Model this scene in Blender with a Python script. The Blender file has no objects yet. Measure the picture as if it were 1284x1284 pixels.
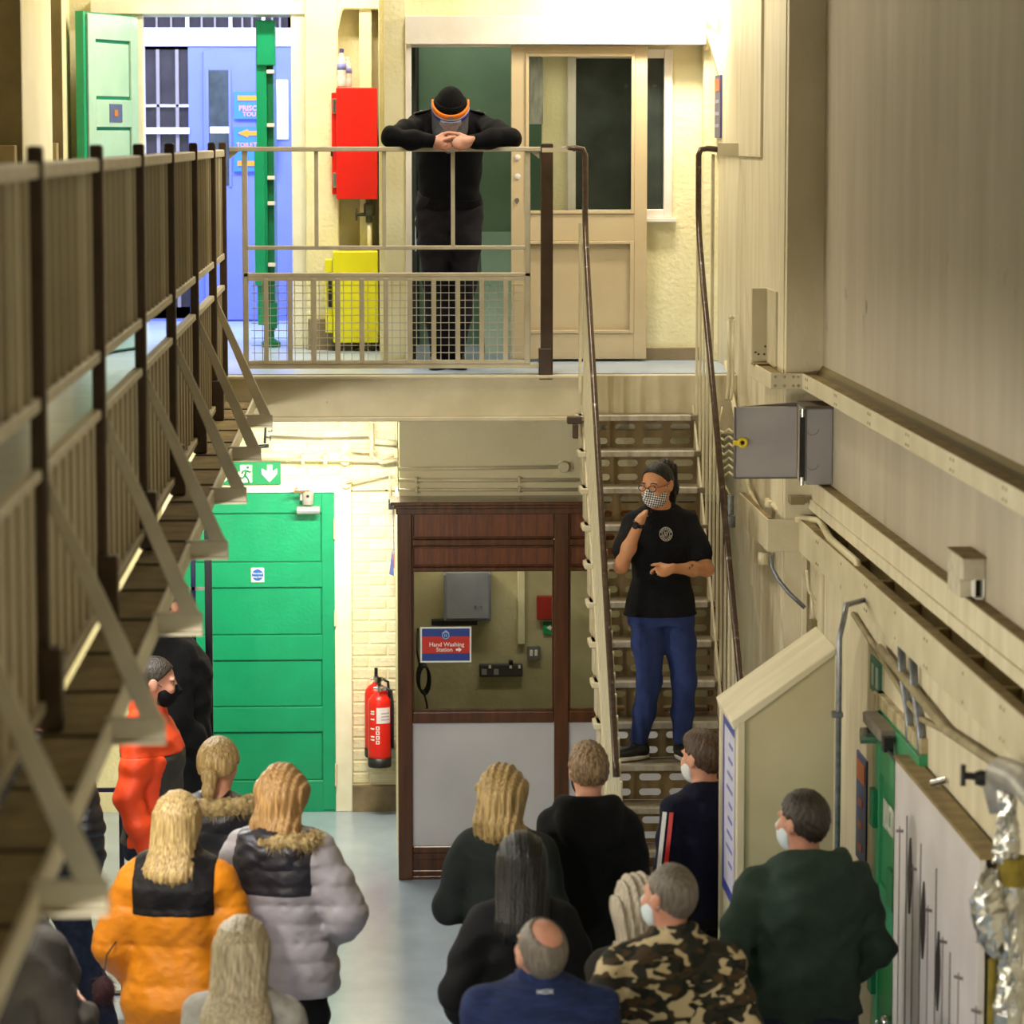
import bpy, bmesh, math, random
import numpy as np
from mathutils import Vector, Matrix, Euler
random.seed(7); rng = np.random.default_rng(7)
SC = bpy.context.scene
COL = SC.collection
# ------------------------------------------------------------------ camera, world, lights, exposure
FPX = 4300.0; CAM_H = 4.26
TH = math.atan(467/FPX); PSI = math.atan(0.04138)
cd = bpy.data.cameras.new('camera'); cam = bpy.data.objects.new('camera', cd); COL.objects.link(cam)
cam.location = (0, 0, CAM_H); cam.rotation_euler = (math.pi/2 - TH, 0, -PSI)
cd.sensor_width = 36; cd.lens = 36*FPX/1284; cd.clip_end = 200
cd.dof.use_dof = True; cd.dof.focus_distance = 18.6; cd.dof.aperture_fstop = 4.0
SC.camera = cam
SC.view_settings.view_transform = 'Standard'; SC.view_settings.look = 'None'
SC.view_settings.gamma = 1; SC.view_settings.use_curve_mapping = False
SC.view_settings.exposure = 0.12
w = bpy.data.worlds.new('world'); SC.world = w; w.use_nodes = True
w.node_tree.nodes['Background'].inputs[0].default_value = (1.0, .93, .8, 1)
w.node_tree.nodes['Background'].inputs[1].default_value = 0.0

def area(name, loc, rot, sx, sy, power, col, spread=180):
    l = bpy.data.lights.new(name, 'AREA'); l.shape = 'RECTANGLE'; l.size = sx; l.size_y = sy
    l.energy = power; l.color = col; l.spread = math.radians(spread)
    o = bpy.data.objects.new(name, l); COL.objects.link(o); o.location = loc; o.rotation_euler = rot
    return o
WARM = (1.0, .90, .70); NEUT = (1.0, .93, .78); COOL = (.78, .85, 1.0); SOFT = (1.0, .94, .82)
# added ceiling fill over the hall (unseen), lamps under the gallery and the landing
def bulb(name, loc, power, col, r=.07):
    l = bpy.data.lights.new(name, 'POINT'); l.energy = power; l.color = col; l.shadow_soft_size = r
    o = bpy.data.objects.new(name, l); COL.objects.link(o); o.location = loc
for y, p in ((2.0, 12), (9.0, 8), (18.1, 56)):
    area('ceiling_fill_light', (.5, y, 6.1), (0, 0, 0), .25, 1.5, p, NEUT)
for y, p in ((1.5, 150), (5.0, 115), (8.8, 102), (12.6, 95), (16.0, 76)):
    bulb('gallery_lamp_light', (-1.25, y, 2.62), p, SOFT)
area('landing_lamp_light', (-.05, 20.35, 2.60), (math.radians(14), 0, 0), 1.0, .14, 84, WARM)
area('wall_lamp_light', (1.80, 19.75, 5.30), (math.radians(40), math.radians(10), 0), .5, .16, 40, WARM)
area('landing_lamp_light', (-.45, 20.5, 5.9), (0, 0, 0), 1.2, .2, 66, WARM)
area('annexe_lamp_light', (-1.2, 23.2, 5.75), (math.radians(12), 0, 0), 2.2, .8, 132, COOL)
area('cell_lamp_light', (.7, 21.4, 5.4), (0, 0, 0), .6, .2, 7, NEUT)
area('kiosk_lamp_light', (.85, 20.1, 2.05), (0, 0, 0), .7, .1, 4.5, NEUT)

# ------------------------------------------------------------------ pixel rays (authoring help: a pixel plus a real distance gives a point)
_f = (math.sin(PSI)*math.cos(TH), math.cos(PSI)*math.cos(TH), -math.sin(TH))
_r = (math.cos(PSI), -math.sin(PSI), 0)
_u = (_r[1]*_f[2]-_r[2]*_f[1], _r[2]*_f[0]-_r[0]*_f[2], _r[0]*_f[1]-_r[1]*_f[0])
def ray(px, py):
    a = (px-642)/FPX; b = -(py-642)/FPX
    return [_f[i]+a*_r[i]+b*_u[i] for i in range(3)]
def A(px, py, Y):
    d = ray(px, py); t = Y/d[1]; return d[0]*t, CAM_H+d[2]*t
def AX(px, py, X):
    d = ray(px, py); t = X/d[0]; return d[1]*t, CAM_H+d[2]*t

# ------------------------------------------------------------------ materials
def S(h):
    h = h.lstrip('#'); c = [int(h[i:i+2], 16)/255 for i in (0, 2, 4)]
    return tuple((v/12.92 if v <= .04045 else ((v+.055)/1.055)**2.4) for v in c) + (1,)
_mats = {}
def mat(name, c1, c2=None, rough=.6, metal=0, scale=6, stretch=(1, 1, 1), bump=0, bscale=40, detail=4, spec=.5, lo=.35, hi=.65,
        trans=0, alpha=1, emit=None, es=0, c3=None, s3=2.5, t3=.6, coat=0, sheen=0, ior=1.5):
    if name in _mats: return _mats[name]
    m = bpy.data.materials.new(name); m.use_nodes = True; nt = m.node_tree; N = nt.nodes; L = nt.links
    b = N['Principled BSDF']; b.inputs['Roughness'].default_value = rough; b.inputs['Metallic'].default_value = metal
    b.inputs['Specular IOR Level'].default_value = spec
    b.inputs['Base Color'].default_value = S(c1)
    if coat: b.inputs['Coat Weight'].default_value = coat; b.inputs['Coat Roughness'].default_value = .15
    if sheen: b.inputs['Sheen Weight'].default_value = sheen
    if trans: b.inputs['Transmission Weight'].default_value = trans; b.inputs['IOR'].default_value = ior
    if alpha < 1: b.inputs['Alpha'].default_value = alpha
    if emit: b.inputs['Emission Color'].default_value = S(emit); b.inputs['Emission Strength'].default_value = es
    if c2 or bump:
        tc = N.new('ShaderNodeTexCoord'); mp = N.new('ShaderNodeMapping'); mp.inputs['Scale'].default_value = stretch
        L.new(tc.outputs['Object'], mp.inputs[0])
    last = None
    if c2:
        n = N.new('ShaderNodeTexNoise'); n.inputs['Scale'].default_value = scale; n.inputs['Detail'].default_value = detail
        L.new(mp.outputs[0], n.inputs[0])
        r = N.new('ShaderNodeValToRGB'); r.color_ramp.elements[0].position = lo; r.color_ramp.elements[1].position = hi
        r.color_ramp.elements[0].color = S(c1); r.color_ramp.elements[1].color = S(c2)
        L.new(n.outputs[0], r.inputs[0]); last = r.outputs[0]
        if c3:
            n3 = N.new('ShaderNodeTexNoise'); n3.inputs['Scale'].default_value = s3; n3.inputs['Detail'].default_value = 6
            n3.inputs['Roughness'].default_value = .65
            L.new(tc.outputs['Object'], n3.inputs[0])
            r3 = N.new('ShaderNodeValToRGB'); r3.color_ramp.elements[0].position = t3; r3.color_ramp.elements[1].position = min(1, t3+.08)
            L.new(n3.outputs[0], r3.inputs[0])
            mx = N.new('ShaderNodeMix'); mx.data_type = 'RGBA'; mx.inputs[7].default_value = S(c3)
            L.new(r3.outputs[0], mx.inputs[0]); L.new(last, mx.inputs[6]); last = mx.outputs[2]
        L.new(last, b.inputs['Base Color'])
    if bump:
        n2 = N.new('ShaderNodeTexNoise'); n2.inputs['Scale'].default_value = bscale; n2.inputs['Detail'].default_value = 3
        L.new(mp.outputs[0], n2.inputs[0])
        bp = N.new('ShaderNodeBump'); bp.inputs['Strength'].default_value = bump; bp.inputs['Distance'].default_value = .01
        L.new(n2.outputs[0], bp.inputs['Height']); L.new(bp.outputs[0], b.inputs['Normal'])
    _mats[name] = m
    return m

CREAM = mat('cream_wall_paint', '#e6dcb8', '#d9cda4', rough=.55, scale=1.6, bump=.25, bscale=55, c3='#b7a87e', s3=9, t3=.70)
CREAMY = mat('yellow_cream_wall_paint', '#eee7c2', '#e4dbae', rough=.6, scale=3, bump=.5, bscale=38, c3='#b49f6a', s3=11, t3=.71)
STREAK = mat('streaked_wall_paint', '#c6bca9', '#a39987', rough=.6, scale=1.7, stretch=(1, 2.6, .45), bump=.15, bscale=60, detail=9, lo=.2, hi=.85, c3='#8d8271', s3=3, t3=.66)
PLAST = mat('pale_plaster_paint', '#e4dac0', '#d3c8aa', rough=.55, scale=3, stretch=(1, 3, .5), bump=.2, bscale=50)
DUSTY = mat('dusty_ledge_top', '#7c6a45', '#9a8659', rough=.9, scale=9, bump=.4, bscale=60)
STEELC = mat('cream_painted_steel', '#d8ceb2', '#c8bd9e', rough=.45, scale=4, bump=.12, bscale=70, c3='#8d7d5c', s3=14, t3=.70)
RAILC = mat('grey_beige_painted_steel', '#cfc6b0', '#beb59c', rough=.45, scale=7, bump=.1, bscale=80, c3='#8c7d60', s3=20, t3=.72)
BROWNP = mat('dark_brown_painted_steel', '#3b2a1c', '#4a3524', rough=.4, scale=10, bump=.1)
WHITEP = mat('white_gloss_paint', '#eee9e2', '#e2dbd2', rough=.35, scale=4, bump=.08)
GREEN = mat('green_door_paint', '#0f9a6c', '#0d8f63', rough=.32, scale=3, bump=.12, bscale=50)
GREEND = mat('dark_green_door_paint', '#0b7449', '#0a6b43', rough=.35, scale=3, bump=.1)
FLOORM = mat('blue_grey_vinyl', '#a2b2c6', '#8c9db2', rough=.22, scale=2.2, stretch=(1, .6, 1), bump=.03, bscale=9, spec=.55, c3='#b9c0c4', s3=40, t3=.66)
FLOORU = mat('pale_blue_landing_vinyl', '#b4c4dc', '#a6b8d2', rough=.28, scale=3, bump=.03, bscale=30)
WOOD = mat('dark_varnished_wood', '#4a2810', '#5f3517', rough=.25, scale=4, stretch=(7, 1, .6), bump=.08, bscale=25, coat=.4)
WOODR = mat('reddish_veneer', '#7a4019', '#5c2c11', rough=.28, scale=6, stretch=(10, 1, .8), bump=.06, bscale=30, coat=.4)
BLACK = mat('black_plastic', '#101012', rough=.45)
GREYM = mat('grey_enamel_steel', '#a9a6ac', '#a09da4', rough=.4, scale=5)
GALV = mat('galvanised_conduit', '#8e939c', '#767b84', rough=.35, metal=.6, scale=30)
CHROME = mat('bright_metal', '#c9ccd0', rough=.2, metal=1)
RED = mat('red_enamel', '#d81a10', '#cf160d', rough=.35, scale=5)
YELLOW = mat('bright_yellow_paint', '#e6e015', '#dcd60f', rough=.4, scale=4)
GLASS = mat('window_glass', '#eef2ee', rough=.02, trans=1, ior=1.05, spec=.5)
DARKG = mat('dark_dusty_glass', '#3c4440', '#2b322f', rough=.25, scale=5, c3='#59615a', s3=12, t3=.66)

# ------------------------------------------------------------------ mesh building
BASE = {}
def setp(o, label=None, cat=None, group=None, kind=None):
    if label: o['label'] = label
    if cat: o['category'] = cat
    if group: o['group'] = group
    if kind: o['kind'] = kind
    return o
def thing(name, label, cat, loc, group=None):
    o = bpy.data.objects.new(name, None); COL.objects.link(o); o.location = loc; o.empty_display_size = .1
    BASE[o.name] = Vector(loc); return setp(o, label, cat, group)
def link_mesh(name, V, Fc, m, parent=None, smooth=False, bevel=0, label=None, cat=None, group=None, kind=None, mats=None, fmat=None, bseg=1):
    V = np.asarray(V, dtype=float).reshape(-1, 3)
    lo = V.min(0); hi = V.max(0)
    org = Vector(((lo[0]+hi[0])/2, (lo[1]+hi[1])/2, lo[2]))
    me = bpy.data.meshes.new(name)
    me.from_pydata((V-np.array(org)).tolist(), [], Fc if isinstance(Fc, list) else Fc.tolist()); me.update()
    for mm in (mats or [m]): me.materials.append(mm)
    if fmat is not None: me.polygons.foreach_set('material_index', fmat)
    if smooth: me.polygons.foreach_set('use_smooth', [True]*len(me.polygons))
    o = bpy.data.objects.new(name, me); COL.objects.link(o)
    if parent:
        o.parent = parent; o.location = org-BASE[parent.name]
    else: o.location = org
    BASE[o.name] = org
    if bevel:
        b = o.modifiers.new('bevel', 'BEVEL'); b.width = bevel; b.segments = bseg; b.limit_method = 'ANGLE'; b.angle_limit = math.radians(40)
    return setp(o, label, cat, group, kind)
class MB:
    def __init__(s): s.v = []; s.f = []
    def add(s, V, Fc):
        n = len(s.v); s.v += [tuple(p) for p in V]; s.f += [tuple(i+n for i in q) for q in Fc]; return s
    def box(s, x0, x1, y0, y1, z0, z1):
        x0, x1 = min(x0, x1), max(x0, x1); y0, y1 = min(y0, y1), max(y0, y1); z0, z1 = min(z0, z1), max(z0, z1)
        return s.add([(x0,y0,z0),(x1,y0,z0),(x1,y1,z0),(x0,y1,z0),(x0,y0,z1),(x1,y0,z1),(x1,y1,z1),(x0,y1,z1)],
                     [(0,3,2,1),(4,5,6,7),(0,1,5,4),(1,2,6,5),(2,3,7,6),(3,0,4,7)])
    def prism(s, poly, axis, a, b):
        # poly in the two remaining axes in order (x,y,z minus axis)
        n = len(poly); V = []
        for t in (a, b):
            for p in poly:
                V.append((t, p[0], p[1]) if axis == 'x' else (p[0], t, p[1]) if axis == 'y' else (p[0], p[1], t))
        Fc = [tuple(range(n-1, -1, -1)), tuple(range(n, 2*n))] + [(i, (i+1) % n, n+(i+1) % n, n+i) for i in range(n)]
        return s.add(V, Fc)
    def tube(s, path, r, n=8, closed=False):
        P = [Vector(p) for p in path]; rs = r if isinstance(r, (list, tuple)) else [r]*len(P)
        V = []; prev = None
        for i, p in enumerate(P):
            if closed: t = (P[(i+1) % len(P)]-P[i-1])
            else: t = (P[min(i+1, len(P)-1)]-P[max(i-1, 0)])
            t.normalize()
            if prev is None:
                a = Vector((0, 0, 1)) if abs(t.z) < .9 else Vector((1, 0, 0)); u = t.cross(a).normalized()
            else:
                u = (prev-t*prev.dot(t))
                u = u.normalized() if u.length > 1e-6 else t.orthogonal().normalized()
            prev = u; w_ = t.cross(u)
            for k in range(n):
                a = 2*math.pi*k/n; V.append(p+(u*math.cos(a)+w_*math.sin(a))*rs[i])
        m = len(P); Fc = []
        for i in range(m if closed else m-1):
            j = (i+1) % m
            for k in range(n): Fc.append((i*n+k, i*n+(k+1) % n, j*n+(k+1) % n, j*n+k))
        if not closed: Fc += [tuple(range(n-1, -1, -1)), tuple(range((m-1)*n, m*n))]
        return s.add(V, Fc)
    def cyl(s, a, b, r, n=14, r2=None): return s.tube([a, b], [r, r if r2 is None else r2], n)
    def lathe(s, c, prof, n=20, axis='z'):
        V = []; m = len(prof)
        for r, z in prof:
            for k in range(n):
                a = 2*math.pi*k/n; x, y = r*math.cos(a), r*math.sin(a)
                V.append((c[0]+x, c[1]+y, c[2]+z) if axis == 'z' else (c[0]+x, c[1]+z, c[2]+y) if axis == 'y' else (c[0]+z, c[1]+x, c[2]+y))
        Fc = [(i*n+k, i*n+(k+1) % n, (i+1)*n+(k+1) % n, (i+1)*n+k) for i in range(m-1) for k in range(n)]
        Fc += [tuple(range(n-1, -1, -1)), tuple(range((m-1)*n, m*n))]
        return s.add(V, Fc)
    def strip(s, path, w0, w1, th):   # flat bar through points, widths along given vectors
        return s
    def build(s, name, m, parent=None, **k): return link_mesh(name, s.v, s.f, m, parent, **k)
def B(*a): return MB().box(*a)
def struct(name, mb, m, **k): return mb.build(name, m, kind='structure', **k)
def text(name, body, m, parent, loc, size, rot=(math.pi/2, 0, 0), depth=.001, align='CENTER', sx=1.0, **k):
    c = bpy.data.curves.new(name, 'FONT'); c.body = body; c.size = size; c.extrude = depth; c.align_x = align; c.align_y = 'CENTER'; c.resolution_u = 2
    c.offset = size*.012
    t = bpy.data.objects.new(name, c); COL.objects.link(t)
    bpy.context.view_layer.update()
    me = bpy.data.meshes.new_from_object(t.evaluated_get(bpy.context.evaluated_depsgraph_get()))
    M = Matrix.Translation(loc) @ Euler(rot).to_matrix().to_4x4() @ Matrix.Diagonal((sx, 1, 1, 1))
    V = [M @ v.co for v in me.vertices]; Fc = [tuple(p.vertices) for p in me.polygons]
    bpy.data.objects.remove(t); bpy.data.curves.remove(c); bpy.data.meshes.remove(me)
    return link_mesh(name, V, Fc, m, parent, **k)
def copy_tree(o, parent=None, offset=None):
    c = o.copy(); COL.objects.link(c); BASE[c.name] = BASE[o.name].copy()
    if parent: c.parent = parent
    if offset is not None:
        c.location = Vector(o.location)+Vector(offset); BASE[c.name] = BASE[o.name]+Vector(offset)
    for ch in list(o.children): copy_tree(ch, c)
    return c
RYM = (math.pi/2, 0, 0)          # text facing the camera (-Y)
RXM = (math.pi/2, 0, -math.pi/2) # text on the right wall, facing -X
# ================================================================== THE SETTING
ZL = 2.958                                   # landing / gallery floor level
CZ = 6.25
struct('floor', B(-2.3, 2.7, -2.5, 22, -.12, 0), FLOORM)
struct('ceiling', B(-3, 2.9, -2.5, 25.5, CZ, CZ+.1), CREAM)
struct('wall_front', B(-2.4, 2.8, -2.7, -2.5, 0, CZ), CREAM)
# ---- left wall with its cell-door recesses
struct('wall_left', B(-2.3, -2.0, -2.5, 21.95, 0, CZ), CREAM)
def pilaster_l(n, y0, y1, x1):
    struct(n, B(-2.0, x1, y0, y1, ZL, CZ), CREAM, bevel=.01)
pilaster_l('wall_left_pier', 18.35, 20.05, -1.83)
pilaster_l('wall_left_pier', 20.45, 20.95, -1.80)
pilaster_l('wall_left_pier', 15.2, 16.9, -1.83)
OLIVE = mat('olive_pier_shade', '#6f623f', '#7f724c', rough=.5, scale=4, bump=.1)  # darker pier fronts: the shade on them is put into the colour
struct('trim_1', B(-1.98, -1.835, 18.33, 18.35, ZL, CZ), OLIVE)
struct('trim_2', B(-1.98, -1.805, 20.43, 20.45, ZL, CZ), OLIVE)
struct('trim_3', MB().box(-1.99, -1.86, 18.20, 18.33, ZL, 4.23).box(-1.99, -1.83, 20.30, 20.43, ZL, 4.24), mat('tan_painted_boards', '#a08e66', '#947f58', rough=.5, scale=4), bevel=.004)

# ---- back wall, left bay (Y = 21.6)
YB = 21.6
wb = struct('wall_back', MB().box(-.245, .17, YB, YB+.35, 0, 2.06).box(-2.0, -1.22, YB, YB+.35, 0, 2.06).box(-2.0, .17, YB, YB+.35, 2.045, 2.80), CREAMY)
struct('wall_back_upper', MB().box(-2.0, -1.42, YB, YB+.35, ZL, CZ).box(-1.42, -.46, YB, YB+.35, 5.03, CZ).box(-.47, .2, YB, YB+.35, ZL, CZ), CREAMY)
# plastered piers and the recess round the red cabinet
struct('wall_back_pier', MB().box(-.395, -.19, 21.40, YB, ZL, CZ).prism([(-.19, 4.93), (-.16, 5.06), (.09, 5.06), (.09, CZ), (-.19, CZ)], 'y', 21.40, YB), CREAMY, bevel=.008)
struct('wall_back_pier', B(-.06, .017, 21.43, YB, ZL, CZ), CREAMY, bevel=.005)
struct('trim_4', B(.062, .095, 21.20, 21.24, ZL, CZ), mat('grey_steel_stanchion', '#8f8d88', '#7f7d78', rough=.4, scale=9), bevel=.003)
struct('baseboard_left', MB().box(-.385, -.11, 21.36, 21.40, ZL, ZL+.19).box(-.19, .06, 21.56, 21.6, ZL, ZL+.08), mat('taupe_baseboard', '#94836a', '#857557', rough=.5, scale=6))
# painted brickwork beside the green door, brick by brick
BR = [mat('painted_brick_a', '#eee8cc', '#e2d9b4', rough=.6, scale=14, bump=.6, bscale=50), mat('painted_brick_b', '#eae2c2', '#ddd3aa', rough=.62, scale=16, bump=.6, bscale=44)]
brick_me = {}
def brick(parent, x0, x1, z0, z1, yf, m):
    w_ = round(x1-x0, 3)
    d = rng.uniform(.001, .005)
    mb = B(x0+.004, x1-.004, yf-.003-d*.6, yf+.02, z0+.005, z1-.005)
    return mb.build('brick', m, parent, bevel=.005)
row = 0; z = .17
while z < 2.70:
    off = -.22 if row % 2 else -.11
    x = -.13 + off
    while x < .165:
        a, b = max(x, -.128), min(x+.225, .163)
        if b-a > .03: brick(wb, a, b, z, z+.075, YB, BR[(row+int(x*40)) % 2])
        x += .225
    z += .075; row += 1
for row in range(8):
    z = 2.07+row*.075; x = -1.2+(-.11 if row % 2 else 0)
    while x < -.13:
        a, b = max(x, -1.2), min(x+.225, -.13)
        if b-a > .03: brick(wb, a, b, z, z+.075, YB, BR[(row+int(x*40)) % 2])
        x += .225
WJ = mat('white_door_frame_paint', '#f0ecd8', '#e4dfc6', rough=.45, scale=6, bump=.15, bscale=40)
struct('trim_5', MB().box(-.232, -.125, 21.555, 21.6, 0, 2.044).box(-1.32, -.125, 21.553, 21.6, 2.046, 2.12).box(-1.32, -1.215, 21.555, 21.6, 0, 2.044), WJ, bevel=.004)
struct('baseboard_back', B(-.125, .165, 21.54, 21.6, 0, .165), mat('worn_brown_plinth', '#8b7a5c', '#6e5f47', rough=.7, scale=8, bump=.3))
# ---- lower green door
d1 = thing('door_1', None, None, (-.72, 21.58, 0)); d1['kind'] = 'structure'
B(-1.215, -.232, 21.575, 21.615, .01, 2.04).build('door_core', GREEN, d1)
def zy(y): return A(400, y, 21.57)[1]
for y0, y1 in ((618, 643), (705, 736), (796, 827), (886, 917), (978, 1019)):
    B(-1.215, -.232, 21.555, 21.578, zy(y1), zy(y0)).build('rail', GREEN, d1, bevel=.004)
for x0, x1 in ((-.312, -.232), (-1.215, -1.135)):
    B(x0, x1, 21.551, 21.578, .012, 2.038).build('stile', GREEN, d1, bevel=.004)
for y0, y1 in ((643, 705), (736, 796), (827, 886), (917, 978)):
    B(-1.13, -.317, 21.566, 21.578, zy(y1)+.006, zy(y0)-.006).build('panel', GREEN, d1, bevel=.003)
for y0, y1 in ((650, 676), (765, 785), (957, 985)):
    B(-.236, -.222, 21.535, 21.56, zy(y1), zy(y0)).build('hinge', STEELC, d1, bevel=.003)
# ---- upper doorway frame
struct('trim_6', MB().box(-.483, -.395, 21.50, 21.62, ZL, 5.10).box(-1.72, -.33, 21.48, 21.62, 5.03, 5.115).box(-1.47, -1.40, 21.52, 21.62, ZL, 5.03), WJ, bevel=.005)
GRN_EDGE = mat('glossy_green_door_edge', '#0a8457', '#0a7a50', rough=.3, scale=4)
# hinged leaf, open towards us on the left
d2 = thing('door_2', None, None, (-1.6, 21.1, ZL)); d2['kind'] = 'structure'
def leaf(nm, u0, u1, z0, z1, off, th, m, **k):
    # along the leaf: from the free end (-1.73, 20.72) to the hinge (-1.475, 21.5)
    p = Vector((-1.73, 20.72)); q = Vector((-1.475, 21.5)); n = Vector((.78, -.255)).normalized()
    a = p.lerp(q, u0)+n*off; b = p.lerp(q, u1)+n*off; c = b+n*th; e = a+n*th
    return MB().prism([tuple(a), tuple(b), tuple(c), tuple(e)], 'z', z0, z1).build(nm, m, d2, **k)
LGR = mat('green_gloss_reflection', '#b3d3c5', '#a8cabb', rough=.2, scale=4, bump=.15, bscale=20)  # green leaf face paled, its white reflection put into the colour
leaf('door_core', 0, 1, ZL+.01, 5.02, 0, .035, GRN_EDGE)
leaf('stile', .03, .17, ZL+.02, 5.01, .035, .018, LGR, bevel=.003); leaf('stile', .86, .99, ZL+.02, 5.01, .035, .018, LGR, bevel=.003)
for z0, z1 in ((4.86, 5.01), (4.335, 4.50), (3.72, 3.88), (ZL+.02, 3.2)):
    leaf('rail', .17, .86, z0, z1, .035, .016, LGR, bevel=.003)
for z0, z1 in ((4.50, 4.86), (3.88, 4.335), (3.2, 3.72)):
    leaf('panel', .19, .84, z0+.02, z1-.02, .035, .008, LGR, bevel=.003)
leaf('edge_strip', -.045, .0, ZL+.01, 5.02, -.004, .05, GREEN)
leaf('notice', .42, .66, 4.365, 4.475, .052, .003, mat('indigo_notice', '#5b5f92', '#545888', rough=.4, scale=6))
leaf('notice_mark', .50, .57, 4.40, 4.44, .056, .002, mat('notice_orange', '#b9762f'))
# the other leaf, folded back into the next room, with bolts on its edge
d3 = thing('door_3', None, None, (-.65, 21.9, ZL)); d3['kind'] = 'structure'
B(-.705, -.64, 21.66, 22.5, ZL+.14, 5.0).build('door_core', GREEN, d3, bevel=.003)
B(-.70, -.585, 21.62, 21.70, 4.72, 5.0).build('lock_case', GREEN, d3, bevel=.006)
B(-.64, -.60, 21.70, 22.45, ZL+.10, 4.99).build('inner_stile', GREEND, d3, bevel=.003)
B(-.72, -.655, 21.63, 21.68, 3.35, 4.2).build('cover_plate', GREEN, d3, bevel=.004)
for y in (90, 157, 223, 255, 332):
    zz = A(340, y, 21.66)[1]
    MB().box(-.64, -.592, 21.64, 21.69, zz-.012, zz+.012).build('bolt', WHITEP, d3, bevel=.003)
MB().box(-.66, -.585, 21.64, 21.72, ZL+.12, ZL+.28).cyl((-.625, 21.68, ZL), (-.625, 21.68, ZL+.14), .022).lathe((-.625, 21.68, ZL), [(.06, 0), (.06, .03), (.03, .05)], 16).build('foot_bolt', GREEND, d3)

# ---- annexe beyond the upper doorway: blue timber front
YA = 24.8
BLUE = mat('cornflower_blue_paint', '#7280da', '#6a78d0', rough=.5, scale=2)
ANW = mat('annexe_white_paint', '#f1effa', '#e7e5f2', rough=.5, scale=2)
struct('floor_annexe', B(-3.0, .35, 21.95, YA+.1, ZL-.1, ZL), FLOORU)
def ax(x): return A(x, 200, YA)[0]
def az(y): return A(250, y, YA)[1]
struct('wall_annexe', MB().box(-3.0, ax(182), YA, YA+.1, ZL, CZ).box(ax(237), .35, YA, YA+.1, ZL, az(58)).box(ax(182), ax(237), YA, YA+.1, az(168), az(160)).box(ax(182), ax(237), YA, YA+.1, ZL, az(400)), BLUE)
struct('wall_annexe_band', MB().box(-3.0, .35, YA-.02, YA+.1, az(58), az(35)).box(ax(343), ax(362), YA-.015, YA, az(175), az(100)).box(ax(180), ax(238), YA-.03, YA+.05, az(168), az(160)).box(ax(178), ax(183), YA-.02, YA+.05, ZL, az(58)).box(-3, .35, YA-.02, YA+.1, az(-30), CZ), ANW, bevel=.003)
for k, (x, y0, y1) in enumerate((((182, 237), 160, 62), ((182, 237), 385, 168))):
    wn = thing('window_%d' % (k+1), None, None, (ax(210), YA, az(y0))); wn['kind'] = 'structure'
    B(ax(x[0]), ax(x[1]), YA+.04, YA+.06, az(y0), az(y1)).build('pane', mat('night_window_glass', '#2b2838', '#3a3646', rough=.15, scale=5), wn)
    for xx in (199, 223): B(ax(xx)-.012, ax(xx)+.012, YA, YA+.03, az(y0), az(y1)).build('bar', mat('grey_window_bar', '#8e8894', rough=.4), wn)
    if k == 0: B(ax(182), ax(237), YA, YA+.03, az(134), az(131)).build('bar', ANW, wn)
wn = thing('window_3', None, None, (ax(250), YA, az(35))); wn['kind'] = 'structure'
for x0, x1 in ((180, 235), (238, 288), (293, 330), (333, 362)):
    B(ax(x0), ax(x1), YA+.04, YA+.06, az(35), az(-30)).build('pane', _mats['night_window_glass'], wn)
    for q in (.33, .66):
        xx = ax(x0+(x1-x0)*q); B(xx-.006, xx+.006, YA, YA+.03, az(35), az(-30)).build('bar', _mats['grey_window_bar'], wn)
for x in (236.5, 290.5, 331.5): B(ax(x)-.012, ax(x)+.012, YA-.01, YA+.05, az(35), az(-30)).build('mullion', ANW, wn)
d4 = thing('door_4', None, None, (ax(275), YA, ZL)); d4['kind'] = 'structure'
B(ax(256), ax(322), YA-.03, YA, ZL+.01, az(64)).build('door_core', BLUE, d4, bevel=.004)
B(ax(263), ax(288), YA-.035, YA-.028, az(232), az(88)).build('vision_panel', mat('slit_window_glass', '#4c5660', '#39424a', rough=.2, scale=8), d4)
B(ax(264), ax(288), YA-.04, YA-.03, az(167), az(159)).build('panel_bar', ANW, d4)
for x in (261, 289): B(ax(x)-.008, ax(x)+.008, YA-.042, YA-.03, az(234), az(86)).build('bead', BLUE, d4)
struct('wall_annexe_side', MB().box(.3, .4, 21.95, YA, ZL, CZ).box(-3.1, -3.0, 21.95, YA, ZL, CZ).box(-3.1, -2.0, 21.95, 22.05, ZL, CZ), ANW)

# ---- right bay: the wall behind the sliding door (Y = 20.3)
YS = 20.3
struct('wall_partition', MB().box(.09, .213, 20.22, 20.42, ZL, CZ).box(.2, 2.06, YS, YS+.12, 4.93, CZ).box(1.02, 1.17, YS, YS+.12, ZL, 4.94).box(1.17, 1.78, YS, YS+.12, 4.76, 4.94)
       .box(1.17, 1.78, YS, YS+.12, ZL, 3.83).box(1.78, 2.06, YS, YS+.12, ZL, 4.94).box(.06, .09, 20.42, 21.6, ZL, CZ), CREAMY)
struct('wall_partition_column', B(1.96, 2.06, 20.18, 20.3, ZL, CZ), CREAMY, bevel=.006)
struct('trim_7', MB().box(.213, 1.965, 20.10, 20.3, 4.81, 4.975), WHITEP, bevel=.004)
struct('trim_8', MB().box(.213, .246, 20.14, 20.42, ZL, 4.81).box(.246, 1.02, 20.29, 20.42, 4.80, 4.93), WHITEP, bevel=.003)
wn = thing('window_4', None, None, (1.47, YS, 3.83)); wn['kind'] = 'structure'
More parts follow.
